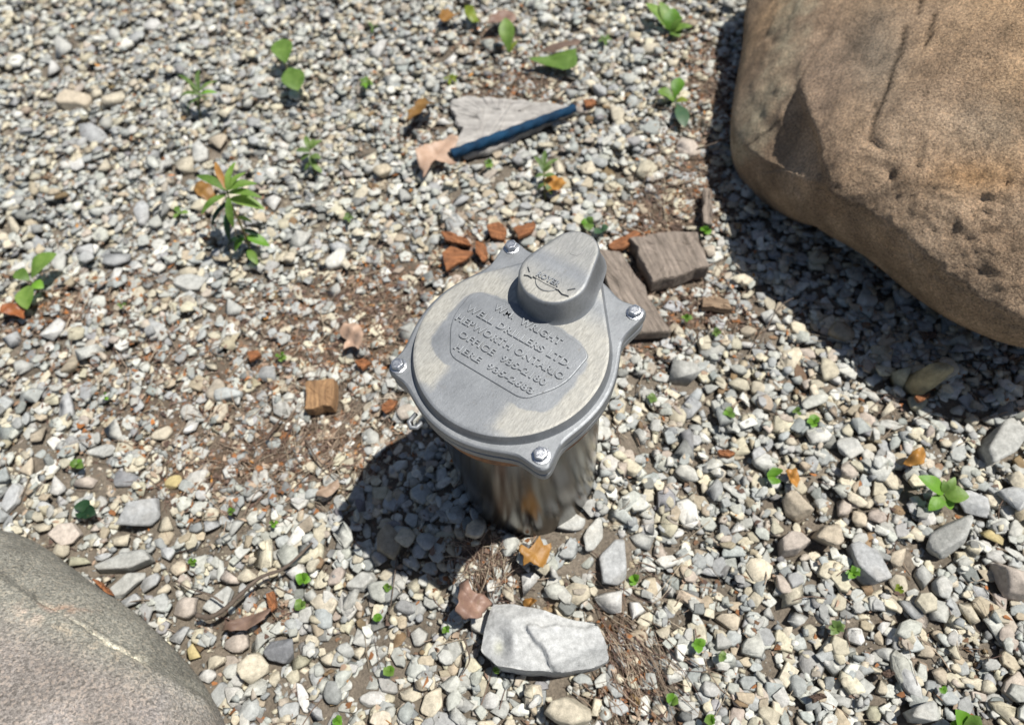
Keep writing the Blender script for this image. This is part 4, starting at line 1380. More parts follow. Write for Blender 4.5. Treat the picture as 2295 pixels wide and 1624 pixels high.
def lay(pos, a, b, c, yaw, bury=.5, limit=.004):
    """rest each stone on the height map; returns centre heights and a mask of the ones that found room"""
    n = len(pos)
    zc = np.zeros(n)
    keep = np.zeros(n, bool)
    for q in range(n):
        x, y = pos[q]
        R = max(a[q], b[q])
        i0, i1 = int((x - R - GX0) / GS), int((x + R - GX0) / GS) + 1
        j0, j1 = int((y - R - GY0) / GS), int((y + R - GY0) / GS) + 1
        if BLOCK[i0:i1, j0:j1].mean() > .22:
            continue
        X = _gx[i0:i1, None] - x
        Y = _gy[None, j0:j1] - y
        cs, sn = math.cos(yaw[q]), math.sin(yaw[q])
        d2 = ((X * cs + Y * sn) / a[q]) ** 2 + ((-X * sn + Y * cs) / b[q]) ** 2
        m = d2 < .8
        if not m.any():
            m = d2 == d2.min()
        patch = H[i0:i1, j0:j1]
        base = patch[m]
        hb = .55 * base.mean() + .45 * base.max()
        if hb > limit + bank(x, y):
            continue
        z = hb + c[q] * bury
        patch[m] = np.maximum(base, z + c[q] * .85 * np.sqrt(1 - d2[m]))
        zc[q] = z
        keep[q] = True
    return zc, keep


R2 = np.random.default_rng(5)
# grit first
n = 36000
P = scatter(n, .55, 1)
s = R2.uniform(.0013, .0030, n)
size = np.column_stack([s * R2.uniform(1, 1.4, n), s, s * R2.uniform(.5, .9, n)])
gi, gj = ((P[:, 0] - GX0) / GS).astype(int), ((P[:, 1] - GY0) / GS).astype(int)
z = H[gi, gj] + size[:, 2] * .4
_, cols = pick_colours(n, R2)
dm = DIRT_MAP[gi, gj][:, None] * .6
cols = cols * (1 - dm) + dm * np.array([.22, .16, .11])
assemble('fine_grit', [hull_shape(900 + k, 7) for k in range(10)], R2.integers(0, 10, n), np.column_stack([P, z]), size, R2.uniform(0, 6.28, n), R2.normal(0, .4, n), R2.uniform(0, 6.28, n), cols * .92)

KIND_CYCLE = ['flat', 'angular', 'flat', 'angular', 'flat', 'round']
SHAPES_S = [hull_shape(100 + k, 10 + k % 4) for k in range(26)]
SHAPES_M = [chip_shape(300 + k, KIND_CYCLE[k % 6]) for k in range(48)]
SHAPES_M += [chip_shape(300 + k, KIND_CYCLE[k % 6], 0) for k in range(48)]        # the same stones without the cut edges, for the small ones
KINDS_M = 2 * [KIND_CYCLE[k % 6].replace('round', 'rounded') for k in range(48)]
FLATNESS = {'angular': .46, 'flat': .28, 'rounded': .55}


def batch(n, lo, hi, mode, seed, keepd, limit):
    r = np.random.default_rng(seed)
    P = scatter(n, keepd, seed)
    s = np.clip(np.exp(r.normal(math.log(mode), .26, n)), lo, hi) / 2
    asp = r.uniform(.48, .92, n)
    a, b = s * 1.1, s * 1.1 * asp
    return r, P, a, b


# small and medium stones in mixed order, then the larger ones on top
r, P, a, b = batch(17000, .006, .013, .0098, 21, .40, 9)
c = b * r.uniform(.45, .85, len(a))
yaw = r.uniform(0, 6.28, len(a))
zc, keep = lay(P, a, b, c, yaw, .45, .001)
kk, cols = pick_colours(len(a), r)
w = r.integers(0, len(SHAPES_S), len(a))
small = [w[keep], np.column_stack([P, zc])[keep], np.column_stack([a, b, c])[keep], yaw[keep], r.normal(0, .28, len(a))[keep], r.uniform(0, 6.28, len(a))[keep], cols[keep]]

LOOSE = []
med = [[] for _ in range(7)]
for (n, lo, hi, mode, seed, limit, bury) in ((12500, .013, .028, .0192, 31, .0060, .40), (2500, .021, .038, .0255, 32, .009, .42), (6500, .009, .019, .0138, 33, .0055, .48), (8000, .006, .013, .0092, 35, .0035, .5), (3800, .012, .026, .0175, 34, .0085, .45)):
    r, P, a, b = batch(n, lo, hi, mode, seed, .34, limit)
    w = r.integers(0, 48, n) + np.where((mode < .016) | (P[:, 1] > .6), 48, 0)
    c = b * np.array([FLATNESS[KINDS_M[k]] for k in w]) * r.uniform(.75, 1.2, n)
    yaw = r.uniform(0, 6.28, n)
    zc, keep = lay(P, a, b, c, yaw, bury, limit)
    kk, cols = pick_colours(n, r)
    tilt, tax = r.normal(0, 1, n) * np.array([.15 if KINDS_M[k] == 'flat' else .28 for k in w]), r.uniform(0, 6.28, n)
    ids = np.where(keep)[0]
    if mode > .022:
        # the larger ones of these that the picture shows become things of their own
        px = project(np.column_stack([P, zc]))
        vis = keep & (px[:, 0] > 15) & (px[:, 0] < PW - 15) & (px[:, 1] > 15) & (px[:, 1] < PH - 15) & (kk < 7)
        near = np.linalg.norm(np.column_stack([P, zc]) - CAM, axis=1)
        order = np.argsort(-(a * b / near ** 2) * vis)[:110]
        for q in order:
            LOOSE.append((P[q], a[q], b[q], c[q], yaw[q], zc[q], kk[q], cols[q], KINDS_M[w[q]], tilt[q]))
        ids = np.setdiff1d(ids, order)
    for lst, arr in zip(med, (w, np.column_stack([P, zc]), np.column_stack([a, b, c]), yaw, tilt, tax, cols)):
        lst.append(arr[ids])
med = [np.concatenate(x) for x in med]
assemble('small_gravel', SHAPES_S, *small)
assemble('gravel', SHAPES_M, *med)
for k, (p, a, b, c, yaw, z, ck, rgb, kind, tilt) in enumerate(LOOSE):
    kd = {'angular': 'angular', 'flat': 'flat', 'rounded': 'round'}[kind]
    put_stone(p[0], p[1], a, b, c, yaw, rgb, PALETTE[ck][0], kd, 5000 + k, 3, None, z=z + .001, tilt=float(np.clip(tilt, -.25, .25)))

# a label for every stone: given by hand, or from its look and the landmarks around it
used = {}
todo = []
for o, x, y, cn, kn, lab in STONES:
    o['category'] = 'stone'
    o['group'] = 'larger stones lying loose in the gravel'
    if lab:
        o['label'] = lab
        continue
    d = LM - np.array([x, y])
    dist = np.hypot(d[:, 0], d[:, 1])
    i = int(np.argmin(dist))
    out = np.array([x, y]) - LM[i]
    best, bj = -9, None
    for j in range(len(LM)):
        if j == i:
            continue
        v = LM[j] - LM[i]
        sc = float(out @ v / (np.linalg.norm(out) * np.linalg.norm(v) + 1e-9)) - .12 * np.linalg.norm(v)
        if sc > best:
            best, bj = sc, j
    todo.append((o, cn, kn, i, bj, dist[i]))
for o, cn, kn, i, j, dd in sorted(todo, key=lambda t: t[5]):
    key = (cn, kn, i, j)
    used[key] = used.get(key, 0) + 1
    o['label'] = f"{cn} {kn} stone, {ORD[used[key] - 1]} the {LANDMARKS[i][0]} towards the {LANDMARKS[j][0]}"


# ------------------------------------------------------------------ litter: crumbled leaf and bark, dry grass and needles
def flakes(name, n, seed, lo, hi, keep_clean, colours, lift):
    r = np.random.default_rng(seed)
    V, F, CC = [], [], []
    P = []
    while len(P) < n:
        x, y = r.uniform(-1.2, 1.2, 4000), r.uniform(-.4, 1.5, 4000)
        ok = in_bed(x, y, .05)
        i, j = ((x - GX0) / GS).astype(int), ((y - GY0) / GS).astype(int)
        ok &= ~BLOCK[i, j] & (r.uniform(size=4000) < np.maximum(DIRT_MAP[i, j] ** 1.3, keep_clean))
        P += list(zip(x[ok], y[ok]))
    for x, y in P[:n]:
        L = r.uniform(lo, hi)
        W = L * r.uniform(.25, .8)
        a = r.uniform(0, 6.28)
        m = 6
        t = np.sort(r.uniform(0, 6.28, m))
        q = np.column_stack([np.cos(t) * L / 2, np.sin(t) * W / 2]) * r.uniform(.6, 1, (m, 1))
        z = .25 * L * r.normal(0, .6) * (q[:, 0] / L) ** 2 * 4 + r.normal(0, .05 * L, m) + (q[:, 0] * math.tan(r.normal(0, .25)))
        ca, sa = math.cos(a), math.sin(a)
        h = height_at(x, y) + lift
        b = len(V)
        for k in range(m):
            V.append((x + q[k, 0] * ca - q[k, 1] * sa, y + q[k, 0] * sa + q[k, 1] * ca, h + z[k]))
        V.append((x, y, h + .06 * L))
        for k in range(m):
            F.append((b + k, b + (k + 1) % m, b + m))
        c = np.array(colours[r.integers(len(colours))]) * r.uniform(.6, 1.25)
        CC += [c] * (m + 1)
    M = Mat(name)
    M.set(Base_Color=M.attr(), Roughness=.85)
    o = link(name, mesh_from(name, V, np.array(F), np.array(CC)), M.m)
    o['kind'] = 'stuff'


flakes('leaf_litter', 11500, 61, .004, .017, .035, [(.16, .09, .05), (.22, .14, .09), (.30, .21, .15), (.10, .06, .045), (.26, .11, .04), (.34, .26, .19), (.18, .12, .09)], .0008)
flakes('orange_litter', 320, 62, .006, .016, .10, [(.40, .15, .04), (.32, .12, .04), (.46, .22, .06)], .0015)


def needles(name, spots, n_bg, seed):
    r = np.random.default_rng(seed)
    V, F, CC = [], [], []

    def one(x, y, a, L, rad, c):
        h0, h1 = height_at(x, y), height_at(x + math.cos(a) * L, y + math.sin(a) * L)
        bend = r.normal(0, .38)
        pts = []
        for t in (0, .35, .7, 1):
            aa = a + bend * t
            pts.append((x + math.cos(aa) * L * t, y + math.sin(aa) * L * t, h0 * (1 - t) + h1 * t + .002 + .05 * L * math.sin(3.14 * t) + r.normal(0, .0006)))
        b = len(V)
        for p in pts:
            nx, ny = -math.sin(a) * rad, math.cos(a) * rad
            V.extend([(p[0] + nx, p[1] + ny, p[2]), (p[0] - nx, p[1] - ny, p[2]), (p[0], p[1], p[2] + rad * 1.4)])
            CC.extend([c] * 3)
        for k in range(3):
            for e in range(3):
                F.append((b + 3 * k + e, b + 3 * k + (e + 1) % 3, b + 3 * k + 3 + (e + 1) % 3, b + 3 * k + 3 + e))
    pal = [(.30, .22, .16), (.22, .15, .11), (.40, .31, .23), (.16, .10, .08), (.46, .38, .28)]
    for (px, py, n, spread, ang, aj, L) in spots:
        c0 = at(px, py)
        for _ in range(n):
            x, y = c0[0] + r.normal(0, spread), c0[1] + r.normal(0, spread)
            i, j = int((x - GX0) / GS), int((y - GY0) / GS)
            if BLOCK[i, j]:
                continue
            a = r.uniform(0, 6.28) if ang is None else ang + r.normal(0, aj)
            one(x, y, a, L * r.uniform(.35, 1.2), r.uniform(.00022, .00062), np.array(pal[r.integers(5)]) * r.uniform(.7, 1.2))
    k = 0
    while k < n_bg:
        x, y = r.uniform(-1.1, 1.1), r.uniform(-.36, 1.4)
        i, j = int((x - GX0) / GS), int((y - GY0) / GS)
        if BLOCK[i, j] or not in_bed(np.array(x), np.array(y), 0) or r.uniform() > max(DIRT_MAP[i, j], .08):
            continue
        one(x, y, r.uniform(0, 6.28), r.uniform(.012, .05), r.uniform(.0003, .0008), np.array(pal[r.integers(5)]) * r.uniform(.6, 1.2))
        k += 1
    M = Mat(name)
    M.set(Base_Color=M.attr(), Roughness=.8)
    o = link(name, mesh_from(name, V, np.array(F), np.array(CC)), M.m)
    o['kind'] = 'stuff'


needles('dry_grass', [(560, 860, 90, .10, None, 0, .04), (820, 780, 70, .06, None, 0, .04), (350, 960, 70, .10, None, 0, .04), (1600, 240, 70, .06, None, 0, .04), (1090, 1268, 110, .022, None, 0, .040), (1105, 1300, 60, .016, 1.2, .6, .05), (1395, 1430, 90, .022, -1.15, .25, .07), (1380, 1500, 60, .020, -1.0, .4, .05), (1360, 1310, 40, .02, -.6, .3, .05),
                      (700, 930, 110, .035, .9, .5, .05), (740, 985, 130, .05, .7, .6, .05), (620, 1000, 80, .05, None, 0, .045), (1480, 485, 90, .035, 1.4, .6, .06), (1560, 380, 70, .05, 1.6, .7, .06), (1560, 660, 60, .03, None, 0, .05),
                      (1440, 1230, 30, .03, .3, .4, .05), (2010, 880, 40, .02, None, 0, .05), (1930, 700, 30, .05, None, 0, .08), (860, 700, 60, .04, None, 0, .05), (480, 1050, 50, .06, None, 0, .04), (1190, 190, 60, .04, None, 0, .05)], 1700, 71)


# ------------------------------------------------------------------ twigs
def twig(pts, rad, label, mat=TWIG):
    W = []
    for px, py, z in pts:
        W.append(at(px, py, z))
    W = np.array(W)
    t = np.linspace(0, len(W) - 1, 6 * len(W))
    k = np.arange(len(W))
    # Catmull-Rom through the given points
    def cr(v):
        e = np.r_[2 * v[0] - v[1], v, 2 * v[-1] - v[-2]]
        i = np.minimum(t.astype(int), len(v) - 2)
        f = t - i
        p0, p1, p2, p3 = e[i], e[i + 1], e[i + 2], e[i + 3]
        return .5 * (2 * p1 + (p2 - p0) * f + (2 * p0 - 5 * p1 + 4 * p2 - p3) * f ** 2 + (3 * p1 - p0 - 3 * p2 + p3) * f ** 3)
    S = np.column_stack([cr(W[:, 0]), cr(W[:, 1]), cr(W[:, 2])])
    c = S.mean(0)
    rs = [rad * (1.05 - .55 * i / len(S)) * (1 + .12 * math.sin(i * 1.7)) for i in range(len(S))]
    o = bm_link('twig', tube_bm(bmesh.new(), S - c, rs, 8), mat, smooth=True)
    o.location = c
    return tag(o, label, 'twig', 'twigs lying on the gravel')


twig([(440, 1378, .024), (470, 1382, .027), (505, 1362, .030), (545, 1325, .028), (585, 1292, .026), (640, 1270, .022), (700, 1215, .018)], .0032, 'long curved dark twig right of the grey boulder')
twig([(500, 1350, .020), (470, 1332, .018), (425, 1318, .015), (388, 1296, .012)], .0013, 'thin side twig joining the upper side of the long curved dark twig')
twig([(685, 985, .012), (712, 1030, .014), (748, 1062, .014), (772, 1076, .012)], .0011, 'thin dark twig leading into the tip of the cap shadow')
twig([(890, 1236, .014), (884, 1290, .016), (876, 1350, .014), (868, 1392, .012)], .0009, 'thin upright brown stem on the gravel below the cap shadow')
twig([(1700, 770, .016), (1745, 690, .020), (1790, 662, .016)], .0010, 'pale dry stalk lying in the brown boulder shadow')
twig([(1040, 1430, .014), (1052, 1475, .018), (1034, 1512, .013)], .0012, 'bent thin twig left of the white rock')
twig([(1560, 335, .018), (1610, 318, .030), (1655, 300, .030)], .0018, 'pale twig poking towards the brown boulder near its left flank')
twig([(598, 985, .014), (612, 960, .016), (636, 930, .014)], .0022, 'stubby reddish twig in the litter left of the wood block', BARK_DARK)


# ------------------------------------------------------------------ fallen leaves
def smooth_leaf(outline, name, mat, label, z0=.012, curl=.008, seed=0, cat='leaf', group='fallen leaves on the gravel', cup=0.0):
    W = np.array([at(px, py, z0) for px, py in outline])[:, :2]
    c = W.mean(0)
    L = W - c
    if np.sum(L[:, 0] * np.roll(L[:, 1], -1) - np.roll(L[:, 0], -1) * L[:, 1]) < 0:
        L = L[::-1]
    n = len(L) * 5
    L = resample(L, n)
    bm = bmesh.new()
    levels = [1.0, .9, .75, .6, .45, .3, .15]
    r = np.random.default_rng(seed)
    L = L * (1 + .022 * r.normal(size=n) + .025 * np.sin(np.arange(n) * 1.3 + seed))[:, None]
    ph = r.uniform(0, 6.28, 4)
    R = np.abs(L).max()

    def zf(p):
        return curl * (.6 * math.sin(p[0] / R * 2.2 + ph[0]) * math.cos(p[1] / R * 2.0 + ph[1]) + .35 * math.sin(p[0] / R * 5 + ph[2]) * math.sin(p[1] / R * 4.3 + ph[3])) + cup * (p[0] ** 2 + p[1] ** 2) / R ** 2 + .05 * curl * abs(math.sin(4.5 * math.atan2(p[1], p[0]) + ph[0])) * math.hypot(p[0], p[1]) / R * 2 + .035 * curl * math.sin(p[0] / R * 11 + ph[1]) * math.sin(p[1] / R * 9 + ph[2])
    rings = []
    for s in levels:
        rings.append([bm.verts.new((p[0] * s, p[1] * s, zf(p * s))) for p in L])
    ctr = bm.verts.new((0, 0, zf(np.zeros(2))))
    for a, b in zip(rings[:-1], rings[1:]):
        for i in range(n):
            bm.faces.new((a[i], a[(i + 1) % n], b[(i + 1) % n], b[i]))
    for i in range(n):
        bm.faces.new((rings[-1][i], rings[-1][(i + 1) % n], ctr))
    o = bm_link(name, bm, mat, smooth=True)
    o.location = (c[0], c[1], z0 + .25 * curl + float(bank(c[0], c[1])))
    so = o.modifiers.new('thickness', 'SOLIDIFY')
    so.thickness = .0004
    return tag(o, label, cat, group)


def zq(pts, sx, ox, sy=None, oy=0.0):
    return [(ox + sx * x, oy + (sy or sx) * y) for x, y in pts]


smooth_leaf(zq([(1285, 238), (1312, 305), (1362, 285), (1352, 345), (1338, 395), (1312, 452), (1262, 436), (1225, 415), (1178, 438), (1182, 380), (1150, 345), (1168, 305), (1215, 330), (1248, 300)], .3384, 776.6, oy=1135), 'maple_leaf', DRY_ORANGE,
            'orange lobed maple leaf lying in front of the well pipe', .026, .006, 1)
smooth_leaf(zq([(555, 905), (600, 850), (680, 815), (745, 775), (798, 800), (765, 850), (725, 880), (790, 945), (720, 925), (660, 930), (640, 975), (598, 1018), (572, 970)], .3904, 716.9), 'dry_leaf', DRY_TAN,
            'curled pale tan leaf at the near end of the blue rod', .022, .016, 2)
smooth_leaf(zq([(590, 545), (640, 575), (668, 640), (610, 655), (560, 690), (510, 700), (505, 655), (555, 615)], .3904, 716.9), 'dry_leaf', DRY_OCHRE, 'curled ochre-brown leaf off to the left of the pale slab of wood', .028, .020, 3)
smooth_leaf([(1030, 1312), (1052, 1300), (1062, 1330), (1092, 1338), (1106, 1356), (1088, 1372), (1080, 1390), (1045, 1396), (1026, 1380), (1036, 1362)], 'dry_leaf', DRY_MAUVE, 'crumpled mauve-brown leaf at the left end of the white rock', .026, .022, 4)
smooth_leaf([(757, 742), (775, 728), (796, 722), (812, 738), (822, 764), (806, 786), (790, 776), (770, 786), (775, 760)], 'dry_leaf', DRY_TAN, 'pale crumpled leaf lying between tall weed and well cap', .020, .016, 5)
smooth_leaf(zq([(1180, 320), (1215, 265), (1262, 250), (1300, 258), (1285, 320), (1240, 335), (1205, 335)], .448, 1493.5, oy=896), 'dry_leaf', DRY_ORANGE, 'folded ochre leaf upright among the gravel above the five-leaved weed', .020, .014, 6)
smooth_leaf(zq([(590, 352), (640, 345), (668, 400), (650, 440), (610, 425), (612, 385)], .448, 1493.5, oy=896), 'dry_leaf', DRY_ORANGE, 'small orange leaf touching the pair of round seedling leaves', .014, .008, 7)
smooth_leaf([(428, 416), (452, 408), (476, 420), (482, 444), (466, 448), (444, 440)], 'dry_leaf', DRY_OCHRE, 'golden brown leaf behind the crown of the tall weed', .014, .012, 8)
smooth_leaf([(1215, 405), (1240, 396), (1256, 398), (1270, 420), (1250, 426), (1225, 428)], 'dry_leaf', DRY_ORANGE, 'small orange leaf at the foot of the thin weed behind the cap hub', .016, .010, 9)
smooth_leaf([(982, 38), (1002, 12), (1012, 30), (1040, 36), (1022, 48), (990, 52)], 'dry_leaf', DRY_OCHRE, 'torn rust-brown leaf at the top picture edge', .016, .012, 10)
smooth_leaf([(1040, 16), (1060, 20), (1076, 50), (1055, 48), (1042, 38)], 'yellow_leaf', GREEN_YELLOW, 'yellow-green leaf beside the torn rust-brown leaf at the top edge', .020, .010, 11)
smooth_leaf([(1180, 138), (1210, 128), (1250, 118), (1292, 112), (1293, 150), (1262, 156), (1230, 148)], 'cut_leaf', GREEN, 'wedge-shaped green leaf lying flat behind the blue rod', .020, .006, 12)
smooth_leaf([(1195, 118), (1240, 108), (1290, 90), (1302, 100), (1294, 110), (1240, 122)], 'dry_leaf', DRY_MAUVE, 'long brown leaf just behind the wedge-shaped green leaf', .020, .010, 13)
smooth_leaf([(505, 1400), (540, 1385), (575, 1375), (610, 1360), (600, 1390), (560, 1412), (520, 1416), (495, 1412)], 'dry_leaf', DRY_MAUVE, 'torn purplish-brown leaf under the curved dark twig', .014, .014, 14)
smooth_leaf([(2, 690), (30, 672), (55, 690), (50, 712), (20, 708), (0, 712)], 'dry_leaf', DRY_RED, 'reddish-brown leaf at the left edge under the broad-leaved weed', .014, .012, 15)
smooth_leaf([(1172, 1352), (1192, 1344), (1206, 1352), (1190, 1364), (1176, 1364)], 'dry_leaf', DRY_OCHRE, 'tiny curled ochre leaf scrap above the white rock', .016, .010, 16)
smooth_leaf([(1090, 60), (1115, 30), (1140, 26), (1160, 40), (1140, 55), (1110, 58)], 'dry_leaf', DRY_MAUVE, 'flat tan-brown leaf behind the upright green leaf near the top edge', .016, .010, 17)
smooth_leaf([(705, 1110), (735, 1085), (756, 1070), (760, 1090), (735, 1118)], 'dry_leaf', DRY_TAN, 'pale pinkish leaf scrap left of the cap shadow tip', .014, .010, 18)


# ------------------------------------------------------------------ weeds
def leaf_bm(A, B, width, up=.12, prof=.45, fold=.18, nx=10):
    """a leaf blade from A to B (numpy points), arching upward, folded along its midrib"""
    d = B - A
    L = np.linalg.norm(d)
    d = d / L
    side = np.cross(d, [0, 0, 1.0])
    if np.linalg.norm(side) < 1e-3:
        side = np.array([1.0, 0, 0])
    side /= np.linalg.norm(side)
    nrm = np.cross(side, d)
    bm = bmesh.new()
    rows = []
    for i in range(nx + 1):
        t = i / nx
        w = width / 2 * (math.sin(math.pi * min(1, t ** (math.log(.5) / math.log(prof)))) ** .8 if 0 < t < 1 else 0.0) + (.0008 if t < .12 else 0)
        cpt = A + d * L * t + nrm * L * up * math.sin(math.pi * t)
        rows.append([bm.verts.new(cpt + side * w * s + nrm * abs(s) * fold * w + nrm * .04 * w * math.sin(9 * t + s * 2)) for s in (-1, -.5, 0, .5, 1)])
    for a, b in zip(rows[:-1], rows[1:]):
        for k in range(4):
            bm.faces.new((a[k], a[k + 1], b[k + 1], b[k]))
    bmesh.ops.remove_doubles(bm, verts=bm.verts, dist=1e-5)
    return bm


def weed(name, label, base, leaves, stem=None, mat=GREEN, group='weeds growing through the gravel', stem_r=.0012, up=.12):
    """base: pixel on the ground; leaves: (from px, py, z, to px, py, z, width, [material], [profile])"""
    b = at(base[0], base[1], 0)
    t = thing(name, label, 'weed', tuple(b), group)
    if stem:
        S = [np.array([b[0], b[1], -.005]) - b] + [at(*s) - b for s in stem]
        bm_link('stem', tube_bm(bmesh.new(), S, [stem_r * (1.3 - .6 * i / len(S)) for i in range(len(S))], 7), STEM, t, smooth=True)
    for lf in leaves:
        A, B = at(lf[0], lf[1], lf[2]) - b, at(lf[3], lf[4], lf[5]) - b
        m = lf[7] if len(lf) > 7 and lf[7] is not None else mat
        pr = lf[8] if len(lf) > 8 else .45
        bm_link('leaf', leaf_bm(A, B, lf[6], up, pr), m, t, smooth=True)
    return t


N = (508, 426, .120)
TALL_GREEN = leaf_material('tall_weed_leaf_green', (0.12, 0.25, 0.035), (0.24, 0.38, 0.09), trans=.45)
weed('tall_weed', 'tallest weed, with a star of narrow green leaves on a leaning stem', (563, 588), [
    (*N, 482, 362, .128, .010, DRY_OCHRE), (*N, 528, 362, .135, .011), (*N, 552, 386, .125, .011), (*N, 440, 394, .125, .014), (506, 428, .118, 470, 398, .118, .012), (*N, 577, 412, .115, .016), (510, 432, .11, 588, 444, .108, .013),
    (506, 436, .11, 450, 482, .10, .014), (512, 440, .108, 524, 512, .075, .012), (514, 446, .10, 594, 470, .085, .020), (512, 452, .09, 474, 512, .06, .011, GREEN_DARK), (516, 460, .085, 516, 544, .04, .013, GREEN_DARK),
    (545, 515, .05, 588, 534, .03, .010, GREEN_DARK), (552, 530, .04, 604, 552, .022, .018, GREEN_BRIGHT), (548, 532, .035, 526, 564, .018, .016, GREEN_BRIGHT), (556, 560, .02, 578, 594, .012, .014), (530, 488, .07, 566, 500, .05, .010),
    (548, 528, .04, 508, 552, .03, .009, GREEN_DARK)], [(555, 540, .035), (541, 508, .065), (515, 452, .10), N], TALL_GREEN, stem_r=.0018)
weed('feathery_weed', 'thin pale weed with narrow spread leaves in the upper left gravel', (447, 264), [
    (446, 205, .055, 447, 155, .060, .009), (446, 205, .055, 398, 168, .058, .008), (446, 206, .055, 488, 182, .055, .008), (446, 212, .05, 402, 216, .045, .010), (446, 212, .05, 488, 209, .045, .010, GREEN_BRIGHT), (446, 220, .045, 420, 252, .015, .010, GREEN_BRIGHT),
    (446, 222, .045, 449, 256, .015, .009), (446, 216, .05, 470, 232, .03, .008), (446, 214, .05, 424, 190, .055, .007)], [(446, 235, .03), (446, 205, .055)], GREEN_MID)
weed('round_leaved_weed', 'weed with two round green leaves, one above the other', (645, 214), [
    (640, 142, .040, 629, 88, .045, .042, None, .55), (648, 152, .038, 668, 204, .030, .044, None, .55), (645, 160, .03, 628, 172, .018, .010, GREEN_DARK)], [(644, 180, .025), (643, 146, .04)], up=.05)
weed('bushy_weed', 'small bushy weed standing between the round-leaved weed and tall weed', (706, 392), [
    (694, 340, .035, 662, 338, .038, .012), (694, 336, .037, 722, 314, .042, .012), (694, 336, .037, 684, 304, .045, .011), (694, 346, .03, 674, 360, .025, .012), (696, 350, .03, 720, 356, .028, .013), (696, 332, .04, 704, 312, .045, .011), (698, 366, .02, 682, 384, .01, .010),
    (700, 370, .02, 722, 388, .01, .010), (694, 350, .03, 708, 380, .01, .012)], [(698, 365, .02), (694, 334, .04)], GREEN_MID)
weed('broad_leaved_weed', 'weed with broad oval green leaves by the left picture edge', (74, 640), [
    (70, 624, .022, 128, 568, .040, .036, None, .55), (64, 640, .020, 61, 694, .018, .030, None, .5), (66, 628, .02, 34, 608, .025, .022, None, .55), (74, 634, .02, 98, 646, .018, .018, GREEN_BRIGHT, .5)], [(68, 630, .02)])
weed('upright_leaf_weed', 'single upright green leaf near the top edge right of centre', (1142, 124), [(1140, 118, .008, 1132, 40, .050, .030, None, .6), (1142, 118, .008, 1160, 92, .020, .010, GREEN_YELLOW)], None)
weed('leafy_weed', 'cluster of broad green leaves at the top edge by the brown boulder', (1502, 76), [
    (1500, 68, .01, 1446, 8, .035, .026), (1500, 66, .01, 1478, 4, .04, .024), (1502, 70, .01, 1508, 18, .035, .032, GREEN_BRIGHT), (1504, 72, .01, 1552, 60, .02, .020), (1503, 72, .01, 1524, 84, .01, .022), (1500, 70, .01, 1530, 38, .03, .022)], None)
weed('spoon_leaved_weed', 'weed with spoon-shaped leaves beside the left flank of the brown boulder', (1512, 232), [
    (1510, 226, .008, 1523, 174, .030, .024, GREEN_BRIGHT, .65), (1510, 226, .01, 1474, 202, .02, .022, None, .65), (1514, 228, .01, 1542, 226, .014, .014, GREEN_YELLOW), (1516, 234, .01, 1534, 286, .012, .024, GREEN_BLUE, .62), (1510, 228, .01, 1492, 214, .018, .012)], None, GREEN)
weed('thin_weed', 'thin ragged weed between the blue rod and cap hub', (1222, 444), [
    (1217, 378, .035, 1196, 350, .04, .008), (1217, 376, .035, 1222, 336, .045, .009), (1217, 380, .035, 1252, 356, .038, .008), (1218, 392, .03, 1198, 398, .025, .008), (1219, 396, .03, 1244, 392, .028, .009), (1220, 412, .02, 1204, 424, .012, .008), (1220, 412, .02, 1238, 438, .006, .009), (1218, 384, .033, 1208, 362, .04, .007), (1218, 388, .03, 1238, 372, .035, .007)],
     [(1219, 410, .02), (1217, 376, .036)], GREEN_MID)
weed('five_leaved_weed', 'five-leaved bright green weed on the clean gravel at right', (2110, 1122), [
    (2114, 1106, .018, 2056, 1066, .030, .020, GREEN_BRIGHT), (2116, 1108, .018, 2172, 1112, .026, .022, None), (2113, 1110, .016, 2080, 1144, .014, .016, GREEN_BRIGHT), (2116, 1110, .016, 2131, 1142, .012, .014, GREEN_BRIGHT), (2116, 1106, .018, 2140, 1068, .028, .011), (2115, 1105, .018, 2114, 1074, .028, .010), (2114, 1108, .016, 2100, 1124, .016, .010)],
     [(2114, 1108, .017)], GREEN)


def seedling(px, py, label, n=4, size=22, mat=GREEN, seed=0, elong=.5, w=.5, z=.012):
    r = np.random.default_rng(seed)
    L = []
    a0 = r.uniform(0, 6.28)
    mm = size / 1600.0
    for k in range(n):
        a = a0 + 6.28 * k / n + r.uniform(-.3, .3)
        l = size * r.uniform(.7, 1.15)
        m = mat if r.uniform() > .25 else (GREEN_BRIGHT if mat is GREEN else mat)
        L.append((px, py, .008, px + math.cos(a) * l * .62, py + math.sin(a) * l * .55, z * r.uniform(.7, 1.5), max(.004, l * w * .00072), m, elong))
    return weed('seedling', label, (px, py), L, None, mat, 'tiny seedlings in the gravel')


